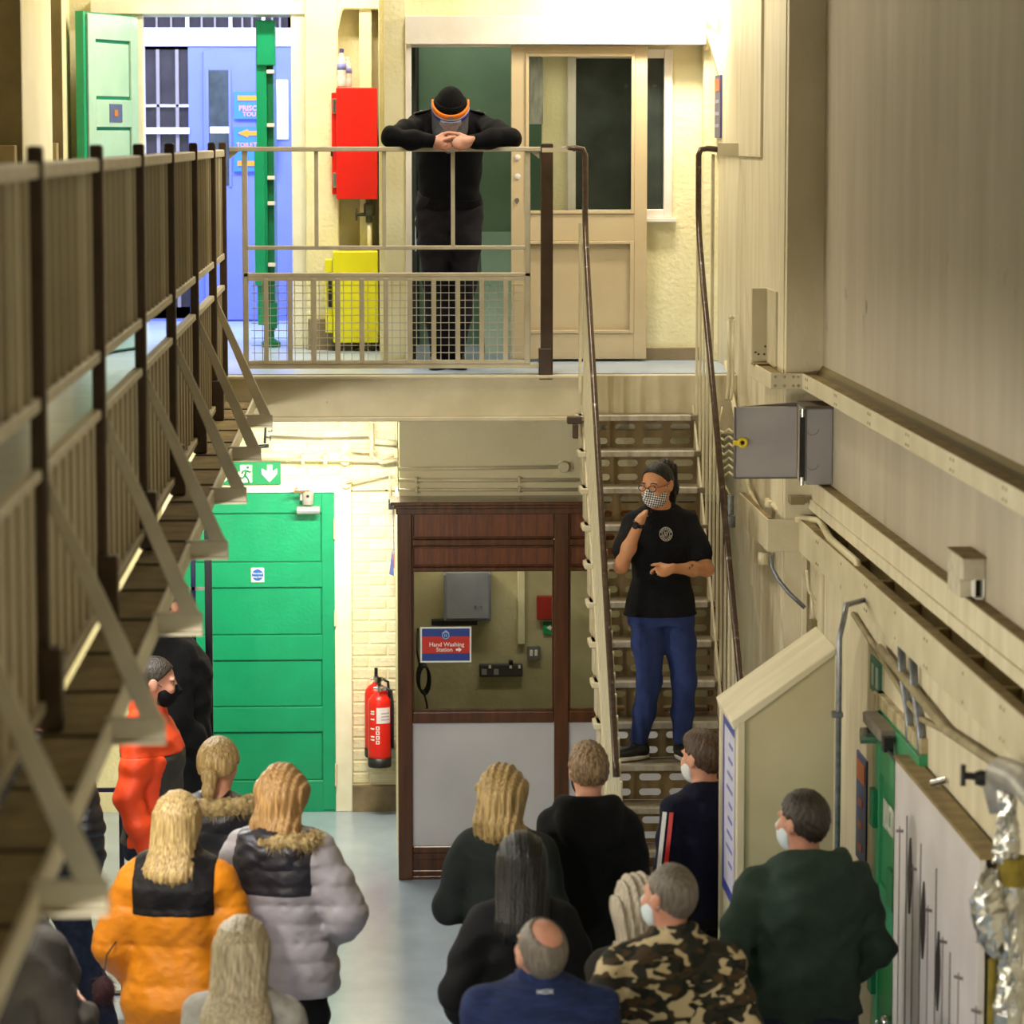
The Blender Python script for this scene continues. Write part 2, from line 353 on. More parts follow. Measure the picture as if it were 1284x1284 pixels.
MB().box(1.165, 1.215, YS-.03, YS+.06, 3.80, 4.79).box(1.735, 1.785, YS-.03, YS+.06, 3.80, 4.79).box(1.215, 1.735, YS-.03, YS+.06, 4.735, 4.79).box(1.215, 1.735, YS-.03, YS+.06, 3.80, 3.85).build('window_frame', WHITEP, wn, bevel=.004)
B(1.215, 1.735, YS+.02, YS+.03, 3.85, 4.735).build('pane', DARKG, wn)
B(1.14, 1.81, YS-.06, YS+.02, 3.775, 3.80).build('window_sill', WHITEP, wn, bevel=.004)
struct('baseboard_right', B(1.0, 1.965, YS-.025, YS, ZL, ZL+.075), _mats['taupe_baseboard'], bevel=.003)
CELLG = mat('sage_green_cell_paint', '#71917a', '#64836d', rough=.35, scale=2.5, bump=.12, bscale=30)
struct('wall_cell', MB().box(.09, 2.1, 21.9, 22.0, ZL, CZ).box(2.06, 2.16, 20.4, 22, ZL, CZ), CELLG)
struct('trim_9', MB().box(.30, .315, 21.86, 21.9, ZL, CZ).box(.255, .275, 20.42, 20.5, ZL, 4.8), mat('dark_gap_trim', '#1d211d'))
MB().prism([(20.9, ZL), (21.85, ZL), (21.85, ZL+.72)], 'x', .70, .98).build('ramp_block', CELLG, kind='structure')
# sliding door
SW_ = mat('pale_disc', '#d8d5d2', rough=.4)
BEIGE = mat('beige_gloss_door', '#c9b795', '#c1ae8b', rough=.35, scale=3, bump=.06)
d5 = thing('door_5', None, None, (1.23, 20.2, ZL)); d5['kind'] = 'structure'
def sx(x): return A(x, 300, 20.17)[0]
def sz(y): return A(700, y, 20.17)[1]
B(sx(641), sx(659), 20.17, 20.21, ZL+.015, 4.805).build('stile', BEIGE, d5, bevel=.003)
B(sx(795), sx(811), 20.17, 20.21, ZL+.015, 4.805).build('stile', BEIGE, d5, bevel=.003)
B(sx(659), sx(795), 20.17, 20.21, sz(67), 4.805).build('rail', BEIGE, d5, bevel=.003)
B(sx(659), sx(795), 20.17, 20.21, sz(302), sz(268)).build('rail', BEIGE, d5, bevel=.003)
B(sx(659), sx(795), 20.17, 20.21, ZL+.015, sz(418)).build('rail', BEIGE, d5, bevel=.003)
B(sx(658), sx(796), 20.192, 20.2, sz(420), sz(300)).build('panel', BEIGE, d5)
B(sx(659), sx(795), 20.188, 20.192, sz(268), sz(67)).build('pane', GLASS, d5)
for a, b, c, e in ((659, 663, 268, 67), (791, 795, 268, 67), (663, 791, 268, 264), (663, 791, 71, 67), (659, 664, 418, 302), (790, 795, 418, 302), (664, 790, 306, 302), (664, 790, 418, 414)):
    B(sx(a), sx(b), 20.163, 20.175, sz(c), sz(e)).build('bead', BEIGE, d5, bevel=.002)
for y in (197, 221): MB().lathe((sx(649), 20.17, sz(y)), [(.017, 0), (.017, -.006), (.004, -.008)], 14, 'y').build('disc', SW_, d5)
MB().lathe((sx(648), 20.17, sz(251)), [(.014, 0), (.014, -.006)], 14, 'y').box(sx(648)-.003, sx(648)+.003, 20.16, 20.165, sz(256), sz(248)).build('keyhole', CHROME, d5)
B(1.0-.06, 1.02, 20.245, 20.25, 4.35, 4.74).build('draped_plastic_sheet', mat('grey_polythene', '#b9bbb6', '#8f9290', rough=.3, scale=9, stretch=(5, 1, 1)), kind='structure')

# ---- landing slab, edge beam
struct('floor_landing', MB().box(-2.0, 2.06, 19.16, 20.2, 2.76, ZL).box(-2.0, .10, 20.2, 21.96, 2.76, ZL).box(.10, 2.1, 20.2, 22, 2.76, ZL), FLOORU)
struct('trim_10', MB().box(-.87, 1.18, 19.10, 19.16, 2.72, 2.945).box(-.87, 1.18, 19.06, 19.16, 2.698, 2.722).box(-.87, 1.18, 19.07, 19.16, 2.935, 2.953), STEELC, bevel=.004)
struct('trim_11', B(1.18, 2.05, 19.08, 19.16, 2.62, 2.952), STEELC, bevel=.004)
struct('wall_back_soffit', B(.165, 2.06, 19.80, 19.95, 2.12, 2.76), CREAM)
# ---- right wall: near plane, pilaster, far plane
struct('wall_right', B(2.235, 2.7, -2.5, 16.97, 2.585, CZ), STREAK)
struct('wall_right_far', MB().box(2.05, 2.7, 16.95, 20.6, 0, CZ).box(2.035, 2.06, 17.9, 20.3, 4.17, CZ), PLAST)
struct('wall_right_lower', MB().box(2.18, 2.7, -2.5, 16.97, 0, 2.29).box(2.18, 2.7, -2.5, 16.97, 2.44, 2.585).box(2.242, 2.7, -2.5, 16.97, 2.29, 2.44), PLAST)
struct('wall_right_pier', B(2.055, 2.24, 16.86, 16.96, 0, CZ), PLAST)
struct('trim_26', B(2.17, 2.18, -2.5, 16.85, 2.44, 2.49), PLAST)
# dusty tops
struct('trim_12', MB().box(2.183, 2.236, -2.5, 16.86, 2.585, 2.589), DUSTY)
# upper channel (wraps the pier)
def channel(nm, xo, z0, z1, xj, ya, yb, yw):
    m = MB()
    m.box(xo, xo+.012, -2.5, ya, z0, z1).box(xj, xo+.012, ya-.012, ya, z0, z1).box(xj, xj+.012, ya, yb, z0, z1)
    return struct(nm, m, STEELC, bevel=.003)
channel('trim_13', 2.128, 3.035, 3.113, 1.972, 16.83, 17.75, 0)
struct('trim_14', MB().box(2.135, 2.236, -2.5, 16.86, 3.045, 3.106).box(1.98, 2.06, 16.83, 17.75, 3.045, 3.106), DUSTY)
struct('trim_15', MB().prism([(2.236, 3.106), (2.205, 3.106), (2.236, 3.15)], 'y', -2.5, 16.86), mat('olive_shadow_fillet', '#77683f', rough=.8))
ch = channel('trim_16', 2.122, 2.225, 2.386, 1.965, 16.86, 18.15, 0)
struct('trim_17', MB().box(2.13, 2.242, -2.5, 16.88, 2.235, 2.30).box(1.975, 2.06, 16.88, 18.15, 2.235, 2.30), DUSTY)
# little stiffeners across the lower tray
for k in range(14):
    y = 7.3+k*.72
    struct('trim_18', B(2.13, 2.240, y, y+.06, 2.29, 2.376), DUSTY)
struct('trim_19', MB().box(2.128, 2.172, -2.5, 16.86, 2.362, 2.388).box(1.972, 1.995, 16.88, 18.15, 2.362, 2.388), DUSTY)
# rivets on the channels (real domes, joined)
rv = MB()
def dome(mb, x, y, z, r=.009, face='x'):
    n = 6
    if face == 'x': mb.lathe((x, y, z), [(r, 0), (r*.6, -.004)], n, 'x')
    else: mb.lathe((x, y, z), [(r, 0), (r*.6, -.004)], n, 'y')
for k in range(9):
    for z in (3.055, 3.095): dome(rv, 2.128, 8.2+k*1.05, z); dome(rv, 2.128, 8.26+k*1.05, z)
for x in (1.995, 2.04, 2.085, 2.11):
    for z in (3.052, 3.096): dome(rv, x, 16.818, z, .008, 'y')
for k in range(12):
    for z in (2.25, 2.355): dome(rv, 2.122, 8.1+k*.8, z)
    if k % 2 == 0:
        for z in (2.25, 2.355): dome(rv, 2.122, 8.16+k*.8, z)
struct('trim_20', rv, mat('rivet_paint', '#a89a7d', rough=.5))
# lower right: battens and the boxed-in recess of the far piers
struct('trim_21', MB().box(2.14, 2.165, 16.83, 16.86, 1.72, 2.225).box(2.165, 2.18, 16.3, 16.36, 1.6, 2.2), PLAST, bevel=.003)
# ---- gallery on the left: slab and outer ledge
struct('floor_gallery', B(-2.0, -.875, -2.5, 19.16, 2.80, ZL), FLOORU)
struct('trim_22', MB().box(-.81, -.655, 3, 19.10, 2.795, 2.812), DUSTY)
struct('trim_23', MB().box(-.655, -.640, 3, 19.10, 2.77, 2.835).box(-.875, -.862, 3, 19.1, 2.78, 2.90), STEELC, bevel=.003)
for k in range(22):
    struct('trim_24', B(-.808, -.657, 4.2+k*.68, 4.22+k*.68, 2.811, 2.818), mat('dark_seam', '#4a3c24', rough=.9))
# ================================================================== OBJECTS
# ---- dark wood kiosk under the landing
YK = 19.5
def kx(x): return A(x, 860, YK)[0]
def kz(y): return A(600, y, YK)[1]
kio = thing('kiosk', 'dark varnished wooden kiosk with glass windows under the landing', 'kiosk', (.9, 19.6, 0))
for x0, x1 in ((499, 517), (695, 713), (890, 908)):
    B(kx(x0), kx(x1), YK, YK+.08, 0, 2.17).build('post', WOOD, kio, bevel=.005)
MB().box(kx(494), 2.04, YK-.05, YK+.3, 2.165, 2.185).box(kx(490), 2.04, YK-.07, YK+.3, 2.185, 2.205).box(kx(497), 2.04, YK-.02, YK+.28, 2.13, 2.165).build('cornice', WOOD, kio, bevel=.004)
for x0, x1 in ((517, 695), (713, 890)):
    for y0, y1 in ((676, 685), (711, 717), (893, 907), (1061, 1070)):
        B(kx(x0), kx(x1), YK+.005, YK+.07, kz(y1), kz(y0)).build('rail', WOOD, kio, bevel=.006)
    for y0, y1 in ((641, 676), (685, 711)):
        B(kx(x0), kx(x1), YK+.03, YK+.05, kz(y1), kz(y0)).build('veneer_panel', WOODR, kio)
        fr = MB(); a, b, c, e = kx(x0), kx(x1), kz(y1), kz(y0); t = .012
        fr.box(a, b, YK+.015, YK+.035, c, c+t).box(a, b, YK+.015, YK+.035, e-t, e).box(a, a+t, YK+.015, YK+.035, c, e).box(b-t, b, YK+.015, YK+.035, c, e).build('moulding', WOOD, kio, bevel=.003)
    B(kx(x0), kx(x1), YK+.03, YK+.036, kz(895), kz(715)).build('pane', GLASS, kio)
    B(kx(x0), kx(x1), YK+.025, YK+.045, kz(1062), kz(906)).build('lower_panel', mat('pale_grey_laminate', '#cfccd0', '#c4c1c4', rough=.5, scale=2), kio)
    B(kx(x0), kx(x1), YK+.035, YK+.055, .02, kz(1070)).build('base_panel', WOOD, kio)
    a, b = kx(x0), kx(x1)
    MB().box(a, b, YK+.02, YK+.045, kz(1098), kz(1092)).box(a, b, YK+.02, YK+.045, kz(1078), kz(1070)).box(a, b, YK+.02, YK+.05, .0, .02).build('moulding', WOOD, kio, bevel=.003)
    MB().box(a, a+.012, YK+.02, YK+.05, kz(895), kz(715)).box(b-.012, b, YK+.02, YK+.05, kz(895), kz(715)).box(a, b, YK+.02, YK+.05, kz(893)-.002, kz(890)).build('glazing_bead', WOOD, kio, bevel=.002)
B(kx(499), kx(502), YK+.08, YK+1.9, 0, 2.14).build('side_panel', mat('cream_boarding', '#d9cfae', '#cdc29e', rough=.5, scale=4), kio)
B(kx(517), 2.0, YK+.08, YK+.42, .82, .845).build('counter', mat('worn_counter', '#7a6c48', '#8a7b55', rough=.5, scale=7), kio)
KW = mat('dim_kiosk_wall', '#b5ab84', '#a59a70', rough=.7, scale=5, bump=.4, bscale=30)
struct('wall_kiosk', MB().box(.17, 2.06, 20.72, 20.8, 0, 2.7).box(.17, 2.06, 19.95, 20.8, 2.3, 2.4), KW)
# things inside the kiosk, on its back wall (Y = 20.72)
YI = 20.72
def ik(x, y): return A(x, y, YI-.02)
def irect(x0, y0, x1, y1, d=.03):
    a = ik(x0, y1); b = ik(x1, y0); return (a[0], b[0], YI-d, YI, a[1], b[1])
t = thing('wall_cabinet', 'grey steel cupboard on the wall inside the kiosk', 'cabinet', (.58, YI, 1.36))
B(*irect(556, 716, 615, 775, .16)).build('body', mat('dull_grey_cabinet', '#77787c', '#66676b', rough=.35, scale=6), t, bevel=.006)
r_ = irect(559, 714, 612, 772, .16)
B(r_[0], r_[1], YI-.168, YI-.16, r_[4], r_[5]).build('door', mat('dull_grey_cabinet_door', '#808186', '#6c6d72', rough=.3, scale=5), t, bevel=.003)
MB().cyl((.63, YI-.17, 1.45), (.63, YI-.176, 1.45), .008).cyl((.66, YI-.17, 1.45), (.66, YI-.176, 1.45), .008).build('lock', CHROME, t)
setp(B(*irect(541, 776, 598, 782, .1)).build('wall_shelf', BLACK), 'thin black shelf bar below the grey cupboard inside the kiosk', 'shelf')
t = thing('socket_strip', 'long dark socket strip on the kiosk back wall', 'socket', (.79, YI, 1.0))
B(*irect(601, 832, 655, 848, .05)).build('housing', mat('dark_grey_plastic', '#3c3a38', rough=.4), t, bevel=.006)
for x in (607, 622): B(*irect(x-3, 838, x+3, 845, .055)).build('socket_face', mat('grey_socket_face', '#8c8a84', rough=.4), t)
for x in (614, 640, 651): B(*irect(x-1.5, 833, x+1.5, 837, .058)).build('switch', WHITEP, t)
B(*irect(638, 828, 643, 833, .06)).build('plug', BLACK, t)
t = thing('double_socket', 'small square grey double socket on the kiosk back wall', 'socket', (.99, YI, 1.1))
B(*irect(661, 810, 677, 827, .04)).build('plate', mat('grey_socket_plate', '#6d6b66', rough=.4), t, bevel=.004)
for x in (666, 672): B(*irect(x-2, 814, x+2, 822, .045)).build('socket_face', WHITEP, t, bevel=.003)
setp(B(*irect(649, 700, 658, 807, .05)).build('trunking', mat('cream_trunking', '#cfc6a0', '#c2b890', rough=.5, scale=5), bevel=.003), 'vertical cream cable trunking inside the kiosk', 'trunking')
t = thing('alarm_panel', 'red alarm panel on the kiosk back wall', 'panel', (1.05, YI, 1.35))
B(*irect(673, 747, 698, 776, .06)).build('body', mat('deep_red_plastic', '#8c1c12', '#7c160e', rough=.4, scale=6), t, bevel=.004)
t = thing('safety_sign', 'small green sign under the red panel inside the kiosk', 'sign', (1.07, YI, 1.25))
B(*irect(681, 780, 696, 795, .02)).build('plate', mat('sign_green', '#128a4b', rough=.4), t)
q = ik(689, 787); MB().prism([(q[0]-.02, q[1]), (q[0]+.008, q[1]+.018), (q[0]+.008, q[1]-.018)], 'y', YI-.024, YI-.02).box(q[0]+.008, q[0]+.025, YI-.024, YI-.02, q[1]-.006, q[1]+.006).build('arrow', WHITEP, t)
cc = MB()
for k in range(4):
    pts = []
    for a in range(18):
        t_ = a/18*2*math.pi; pts.append((A(530+k*.8, 852, 20.62)[0]+.034*math.cos(t_), 20.62-.012*k, A(530, 849+k, 20.62)[1]+.085*math.sin(t_)))
    cc.tube(pts, .008, 6, closed=True)
cc.tube([(A(524, 800, 20.7)[0], 20.7, 1.3), (A(523, 820, 20.66)[0], 20.66, 1.16), (A(527, 835, 20.62)[0], 20.63, 1.06)], .007, 6)
cc.tube([(A(531, 868, 20.6)[0], 20.6, .93), (A(535, 885, 20.62)[0], 20.62, .85), (A(536, 890, 20.66)[0], 20.64, .80)], .007, 6)
setp(cc.build('cable_coil', BLACK, smooth=True), 'coiled black cable hanging at the left inside the kiosk', 'cable')
# hand washing sign on the glass
t = thing('hand_washing_sign', 'blue and red hand washing sign taped on the kiosk glass', 'sign', (.427, YK+.025, 1.27))
x0, z0, x1, z1 = A(527, 831, YK+.02)[0], A(527, 831, YK+.02)[1], A(591, 786, YK+.02)[0], A(591, 786, YK+.02)[1]
ys = YK+.027
SB = mat('sign_blue', '#1d3f96', rough=.4); SR = mat('sign_red', '#d02c18', rough=.4); SW = mat('sign_white', '#f3f2ee', rough=.4)
B(x0, x1, ys-.002, ys+.002, z0, z1).build('card', SW, t)
B(x0+.01, x1-.01, ys-.004, ys-.002, z0+.01, z1-.01).build('blue_field', SB, t)
H_ = z1-z0
B(x0+.01, x1-.01, ys-.005, ys-.004, z0+.26*H_, z1-.27*H_).build('red_band', SR, t)
cx = (x0+x1)/2; cz_ = z1-.24*H_
MB().lathe((cx, ys-.005, cz_), [(.026, 0), (.026, -.001)], 20, 'y').build('crest_ground', SB, t)
MB().tube([(cx+.019*math.cos(a*math.pi/10), ys-.0065, cz_+.019*math.sin(a*math.pi/10)) for a in range(20)], .003, 5, closed=True).prism([(cx-.024, cz_+.012), (cx, cz_+.032), (cx+.024, cz_+.012), (cx, cz_+.02)], 'y', ys-.008, ys-.006).box(cx-.008, cx-.003, ys-.008, ys-.006, cz_-.009, cz_+.009).box(cx+.002, cx+.007, ys-.008, ys-.006, cz_-.009, cz_+.009).build('crest', mat('sign_pale_blue', '#a9c3e6', rough=.4), t)
text('lettering', 'Hand Washing', SW, t, (cx+.005, ys-.006, z0+.505*H_), .034, RYM)
text('lettering', 'Station', SW, t, (cx-.008, ys-.006, z0+.36*H_), .034, RYM)
az_ = z0+.36*H_; ax_ = cx+.058
MB().prism([(ax_, az_+.006), (ax_+.016, az_+.006), (ax_+.016, az_+.015), (ax_+.034, az_), (ax_+.016, az_-.015), (ax_+.016, az_-.006), (ax_, az_-.006)], 'y', ys-.007, ys-.005).build('arrow', SW, t)
# pipes on the wall above the kiosk
def pipe(nm, pts, r, m, label, cat='pipe', group=None, **k): return setp(MB().tube(pts, r, 10).build(nm, m, smooth=True, **k), label, cat, group)
PIPC = mat('cream_painted_pipe', '#e0d6b6', '#d4c9a6', rough=.45, scale=8, bump=.1)
YP = 19.77
def pz(y): return A(600, y, YP)[1]
t = thing('conduit_run', 'upper cream conduit with round box on the wall above the kiosk', 'pipe', (.6, YP, pz(587)))
MB().tube([(A(500, 588, YP)[0], YP, pz(588)), (A(706, 586, YP)[0], YP, pz(586))], .010, 10).build('tube', PIPC, t, smooth=True)
MB().lathe((A(707, 586, YP)[0], 19.80, pz(586)), [(.032, 0), (.032, -.05), (.028, -.055)], 18, 'y').build('junction_box', PIPC, t)
for y, lb in ((602, 'middle cream pipe along the wall above the kiosk'), (614, 'lowest cream pipe along the wall above the kiosk')):
    t = thing('conduit_run', lb, 'pipe', (.6, YP, pz(y)))
    MB().tube([(A(500, y, YP)[0], YP, pz(y)), (A(724, y+.5, YP)[0], YP, pz(y+.5))], .011 if y == 602 else .009, 10).build('tube', PIPC, t, smooth=True)
    for x in (522, 651): B(A(x-1.5, y, YP)[0], A(x+1.5, y, YP)[0], YP-.014, YP+.03, pz(y+4), pz(y-4)).build('clip', PIPC, t, bevel=.002)
# pipes on the lower back wall beside and above the green door
def pb(x, y, Y=21.5): a = A(x, y, Y); return (a[0], Y, a[1])
t = thing('conduit_run', 'pale pipe tee above the green door with round junction boxes', 'pipe', (-.05, 21.5, 2.3))
MB().tube([pb(466, 531), pb(466, 572), pb(478, 580), pb(497, 577)], .014, 8).tube([pb(440, 564), pb(470, 566)], .016, 8).tube([pb(325, 576), pb(432, 577), pb(470, 578), pb(494, 571)], .009, 8).tube([pb(470, 553), pb(497, 556)], .02, 8).build('tube', PIPC, t, smooth=True)
MB().tube([pb(434, 605), pb(488, 592), pb(490, 625)], .010, 8).build('tube', PIPC, t, smooth=True)
for x, y in ((433, 576), (434, 605)):
    p = pb(x, y, 21.59); MB().lathe(p, [(.035, 0), (.035, -.06), (.03, -.066)], 16, 'y').build('junction_box', PIPC, t, smooth=False)
for x in (380, 408): p = pb(x, 576); B(p[0]-.01, p[0]+.01, 21.49, 21.6, p[2]-.03, p[2]+.03).build('clip', PIPC, t)
p = pb(490, 632); B(p[0]-.015, p[0]+.018, 21.45, 21.52, p[2]-.03, p[2]+.03).build('end_box', BLACK, t)
pipe('wall_cable', [pb(338, 547), pb(400, 549), pb(462, 548)], .006, mat('grey_cable', '#8d8a80', rough=.5), 'thin grey cable along the wall above the green door', 'cable')
t = thing('hanging_hook_rack', 'small grey metal hook hanging under the landing beam at left', 'hook', (-.6, 19.3, 2.4))
MB().tube([(pb(333, 532, 19.13)[0], 19.12, 2.71), pb(333, 535, 19.3), pb(332, 556, 19.3)], .007, 6).tube([pb(324, 560, 19.3), pb(337, 559, 19.3)], .012, 6).tube([pb(333, 535, 19.3), pb(341, 535, 19.3), pb(341, 541, 19.3), pb(336, 541, 19.3)], .004, 6).tube([pb(333, 548, 19.3), pb(339, 548, 19.3), pb(339, 553, 19.3)], .004, 6).build('hook', GALV, t, smooth=True)
t = thing('hanging_lanyard', 'narrow blue and red lanyard hanging beside the kiosk', 'lanyard', pb(491, 720, 21.45))
MB().prism([(pb(488, 720, 21.45)[0], pb(488, 720, 21.45)[2]), (pb(494, 722, 21.45)[0], pb(494, 722, 21.45)[2]), (pb(492.5, 690, 21.45)[0], pb(492, 690, 21.45)[2]), (pb(491.5, 690, 21.45)[0], pb(491, 690, 21.45)[2])], 'y', 21.44, 21.455).build('tail', mat('lanyard_blue', '#5866a8', rough=.6), t)
MB().tube([(pb(490.5, 0, 21.5)[0], 21.5, pb(490, 634, 21.5)[2]), (pb(491.5, 0, 21.45)[0], 21.448, pb(490, 695, 21.45)[2])], .003, 5).build('cord', mat('lanyard_blue', '#5866a8'), t)
B(pb(490.5, 0, 21.45)[0], pb(492, 0, 21.45)[0], 21.437, 21.445, pb(490, 712, 21.45)[2], pb(490, 694, 21.45)[2]).build('stripe', mat('lanyard_red', '#b04a52', rough=.6), t)

# ---- fire exit sign
t = thing('exit_sign', 'green fire exit sign with white running man and arrow above the lower door', 'sign', (-.87, 21.55, 2.09))
SG = mat('exit_sign_green', '#0f8f5a', rough=.4)
ex0, ez0 = A(222, 608, 21.53); ex1, ez1 = A(352, 579, 21.53)
B(ex0, ex1, 21.53, 21.56, ez0, ez1).build('plate', SG, t, bevel=.002)
def ep(x, y): a = A(x, y, 21.528); return (a[0], a[1])
MB().prism([ep(301, 583), ep(316, 583), ep(316, 605), ep(301, 605)], 'y', 21.526, 21.530).build('doorway_symbol', SW, t)
mn = MB()
def limb(*p): mn.tube([(ep(x, y)[0], 21.524, ep(x, y)[1]) for x, y in p], .0065, 6)
mn.lathe((ep(310.8, 586)[0], 21.522, ep(310.8, 586)[1]), [(.009, 0), (.009, .005)], 10, 'y')
limb((309, 590), (307.3, 596)); limb((309, 590), (313.5, 592), (315, 591)); limb((308.5, 589.5), (304.5, 591), (303.5, 594)); limb((307.3, 596), (311, 600), (312.5, 605)); limb((307.3, 596), (304.5, 599.5), (300, 599))
mn.build('running_figure', SG, t, smooth=True)
MB().prism([ep(335, 583), ep(341.5, 583), ep(341.5, 591), ep(347.5, 587.5), ep(347.5, 594), ep(338, 604.5), ep(328, 594), ep(328, 587.5), ep(335, 591)], 'y', 21.525, 21.53).build('arrow', SW, t)
text('lettering', 'Fire exit', SW, t, (ep(265, 595)[0], 21.528, ep(265, 597)[1]), .115, RYM)
# ---- keep-shut disc, door closer
t = thing('door_notice', 'small square white sticker with blue disc on the lower green door', 'sign', (-.7, 21.56, 1.5))
a = A(315, 730, 21.552); b = A(331, 712, 21.552)
B(a[0], b[0], 21.55, 21.567, a[1], b[1]).build('card', SW, t)
c_ = ((a[0]+b[0])/2, (a[1]+b[1])/2)
MB().lathe((c_[0], 21.55, c_[1]), [(.037, 0), (.037, -.001)], 24, 'y').build('disc', mat('mandatory_blue', '#2264c4', rough=.4), t)
text('lettering', 'Fire door', SW, t, (c_[0], 21.548, c_[1]+.010), .016, RYM); text('lettering', 'keep shut', SW, t, (c_[0], 21.548, c_[1]-.012), .016, RYM)
t = thing('door_closer', 'silver door closer at the top of the lower green door', 'door closer', (-.4, 21.5, 1.93))
SILV = mat('silver_paint', '#bfc0be', '#aeb0ae', rough=.3, metal=.5, scale=20)
q0 = A(372, 640, 21.48); q1 = A(401, 640, 21.48)
MB().cyl((q0[0], 21.49, q0[1]), (q1[0], 21.49, q1[1]), .026, 16).build('cylinder', SILV, t, smooth=False, bevel=.003)
q = A(386, 632, 21.48); MB().lathe((q[0], 21.50, q[1]-.005), [(.032, 0), (.036, .03), (.038, .075), (.03, .085)], 18).build('body', SILV, t)
MB().box(q[0]-.05, q[0]-.03, 21.49, 21.55, q[1]+.02, q[1]+.07).build('bracket', SILV, t, bevel=.003)
p0_ = A(388, 620, 21.5); p1_ = A(370, 616, 21.45)
MB().tube([(p0_[0], 21.5, p0_[1]+.02), (p1_[0], 21.42, p1_[1]), (p1_[0]+.01, 21.56, p1_[1]+.01)], .009, 8).build('arm', mat('copper_arm', '#a98a6c', rough=.35, metal=.6), t)
MB().lathe((q[0], 21.465, q[1]+.05), [(.010, 0), (.010, -.004)], 10, 'y').build('badge', BLACK, t)
# ---- fire extinguishers
def extinguisher(cx, cy, z0, label, front):
    t = thing('fire_extinguisher', label, 'extinguisher', (cx, cy, z0), 'red extinguishers beside the kiosk')
    MB().lathe((cx, cy, z0+.055), [(.072, 0), (.073, .02), (.073, .35), (.068, .375), (.05, .40), (.024, .415), (.02, .425)], 24).build('cylinder', RED, t, smooth=True)
    MB().lathe((cx, cy, z0), [(.071, 0), (.0745, .01), (.0745, .06)], 24).build('base_ring', BLACK, t, smooth=True)
    MB().cyl((cx, cy, z0+.475), (cx, cy, z0+.52), .017).cyl((cx-.035, cy, z0+.50), (cx+.035, cy, z0+.50), .008).build('valve', CHROME, t)
    MB().prism([(cy-.09, z0+.545), (cy+.02, z0+.52), (cy+.02, z0+.505), (cy-.09, z0+.53)], 'x', cx-.011, cx+.011).prism([(cy-.085, z0+.585), (cy+.02, z0+.55), (cy+.02, z0+.535), (cy-.085, z0+.57)], 'x', cx-.011, cx+.011).box(cx-.011, cx+.011, cy, cy+.02, z0+.505, z0+.55).build('handle', BLACK, t, bevel=.003)
    MB().lathe((cx+.03, cy-.02, z0+.50), [(.014, 0), (.014, -.01)], 12, 'y').build('gauge', CHROME, t)
    MB().tube([(cx+.03, cy, z0+.505), (cx+.075, cy, z0+.48), (cx+.082, cy-.01, z0+.40), (cx+.082, cy-.01, z0+.12)], .009, 8).build('hose', BLACK, t, smooth=True)
    if front:
        def patch(nm, a0, a1, zz0, zz1, m, r=.0742):
            V = []; n = 8
            for k in range(n+1):
                a = math.radians(a0+(a1-a0)*k/n)
                V += [(cx+r*math.sin(a), cy-r*math.cos(a), zz0), (cx+r*math.sin(a), cy-r*math.cos(a), zz1)]
            return link_mesh(nm, V, [(2*k, 2*k+2, 2*k+3, 2*k+1) for k in range(n)], m, t, smooth=True)
        patch('label', -15, 62, z0+.285, z0+.385, mat('paper_label', '#e9e4ea', '#d8d2dc', rough=.5, scale=30, stretch=(1, 1, 6)))
        for zz in (.305, .325, .345): patch('label_print', 8, 55, z0+zz, z0+zz+.006, mat('label_lilac_print', '#9a94b4', rough=.5), .0746)
        for k, zz in enumerate((.255, .225, .195, .165)): patch('pictogram', -18, 0, z0+zz-.011, z0+zz+.012, SW, .0743); patch('pictogram_mark', -13, -5, z0+zz-.006, z0+zz+.007, RED, .0747)
        for zz in (.36, .345, .31, .25, .2, .18): patch('print', -48, -26, z0+zz-.004, z0+zz+.005, SW, .0743)
    return t
extinguisher(.048, 21.37, .325, 'front red fire extinguisher hung on the wall beside the kiosk', True)
extinguisher(.028, 21.525, .36, 'red fire extinguisher half hidden behind the front one', False)

# ---- upper left: red cabinet, yellow cabinet, bottles, valve
t = thing('hose_cabinet', 'tall red cabinet on the upper back wall behind the rail', 'cabinet', (-.09, 21.4, 3.89))
r0, r1 = A(422, 250, 21.3), A(473, 110, 21.3)
B(r0[0], r1[0], 21.30, 21.42, r0[1], r1[1]).build('door', RED, t, bevel=.006)
B(r0[0]-.028, r1[0]-.02, 21.34, 21.45, r0[1]+.03, r1[1]-.03).build('body', RED, t, bevel=.004)
for y in (133, 226): z_ = A(418, y, 21.33)[1]; MB().box(r0[0]-.022, r0[0]+.002, 21.315, 21.345, z_-.045, z_+.045).build('hinge', CHROME, t, bevel=.003)
B(r0[0]-.035, r0[0]-.02, 21.33, 21.36, A(418, 196, 21.33)[1], A(418, 189, 21.33)[1]).build('latch', BLACK, t)
BOT = mat('clear_bottle_plastic', '#f4f3f6', rough=.05, trans=.45, ior=1.1)
BCAP = mat('violet_cap', '#4a3f7c', rough=.4)
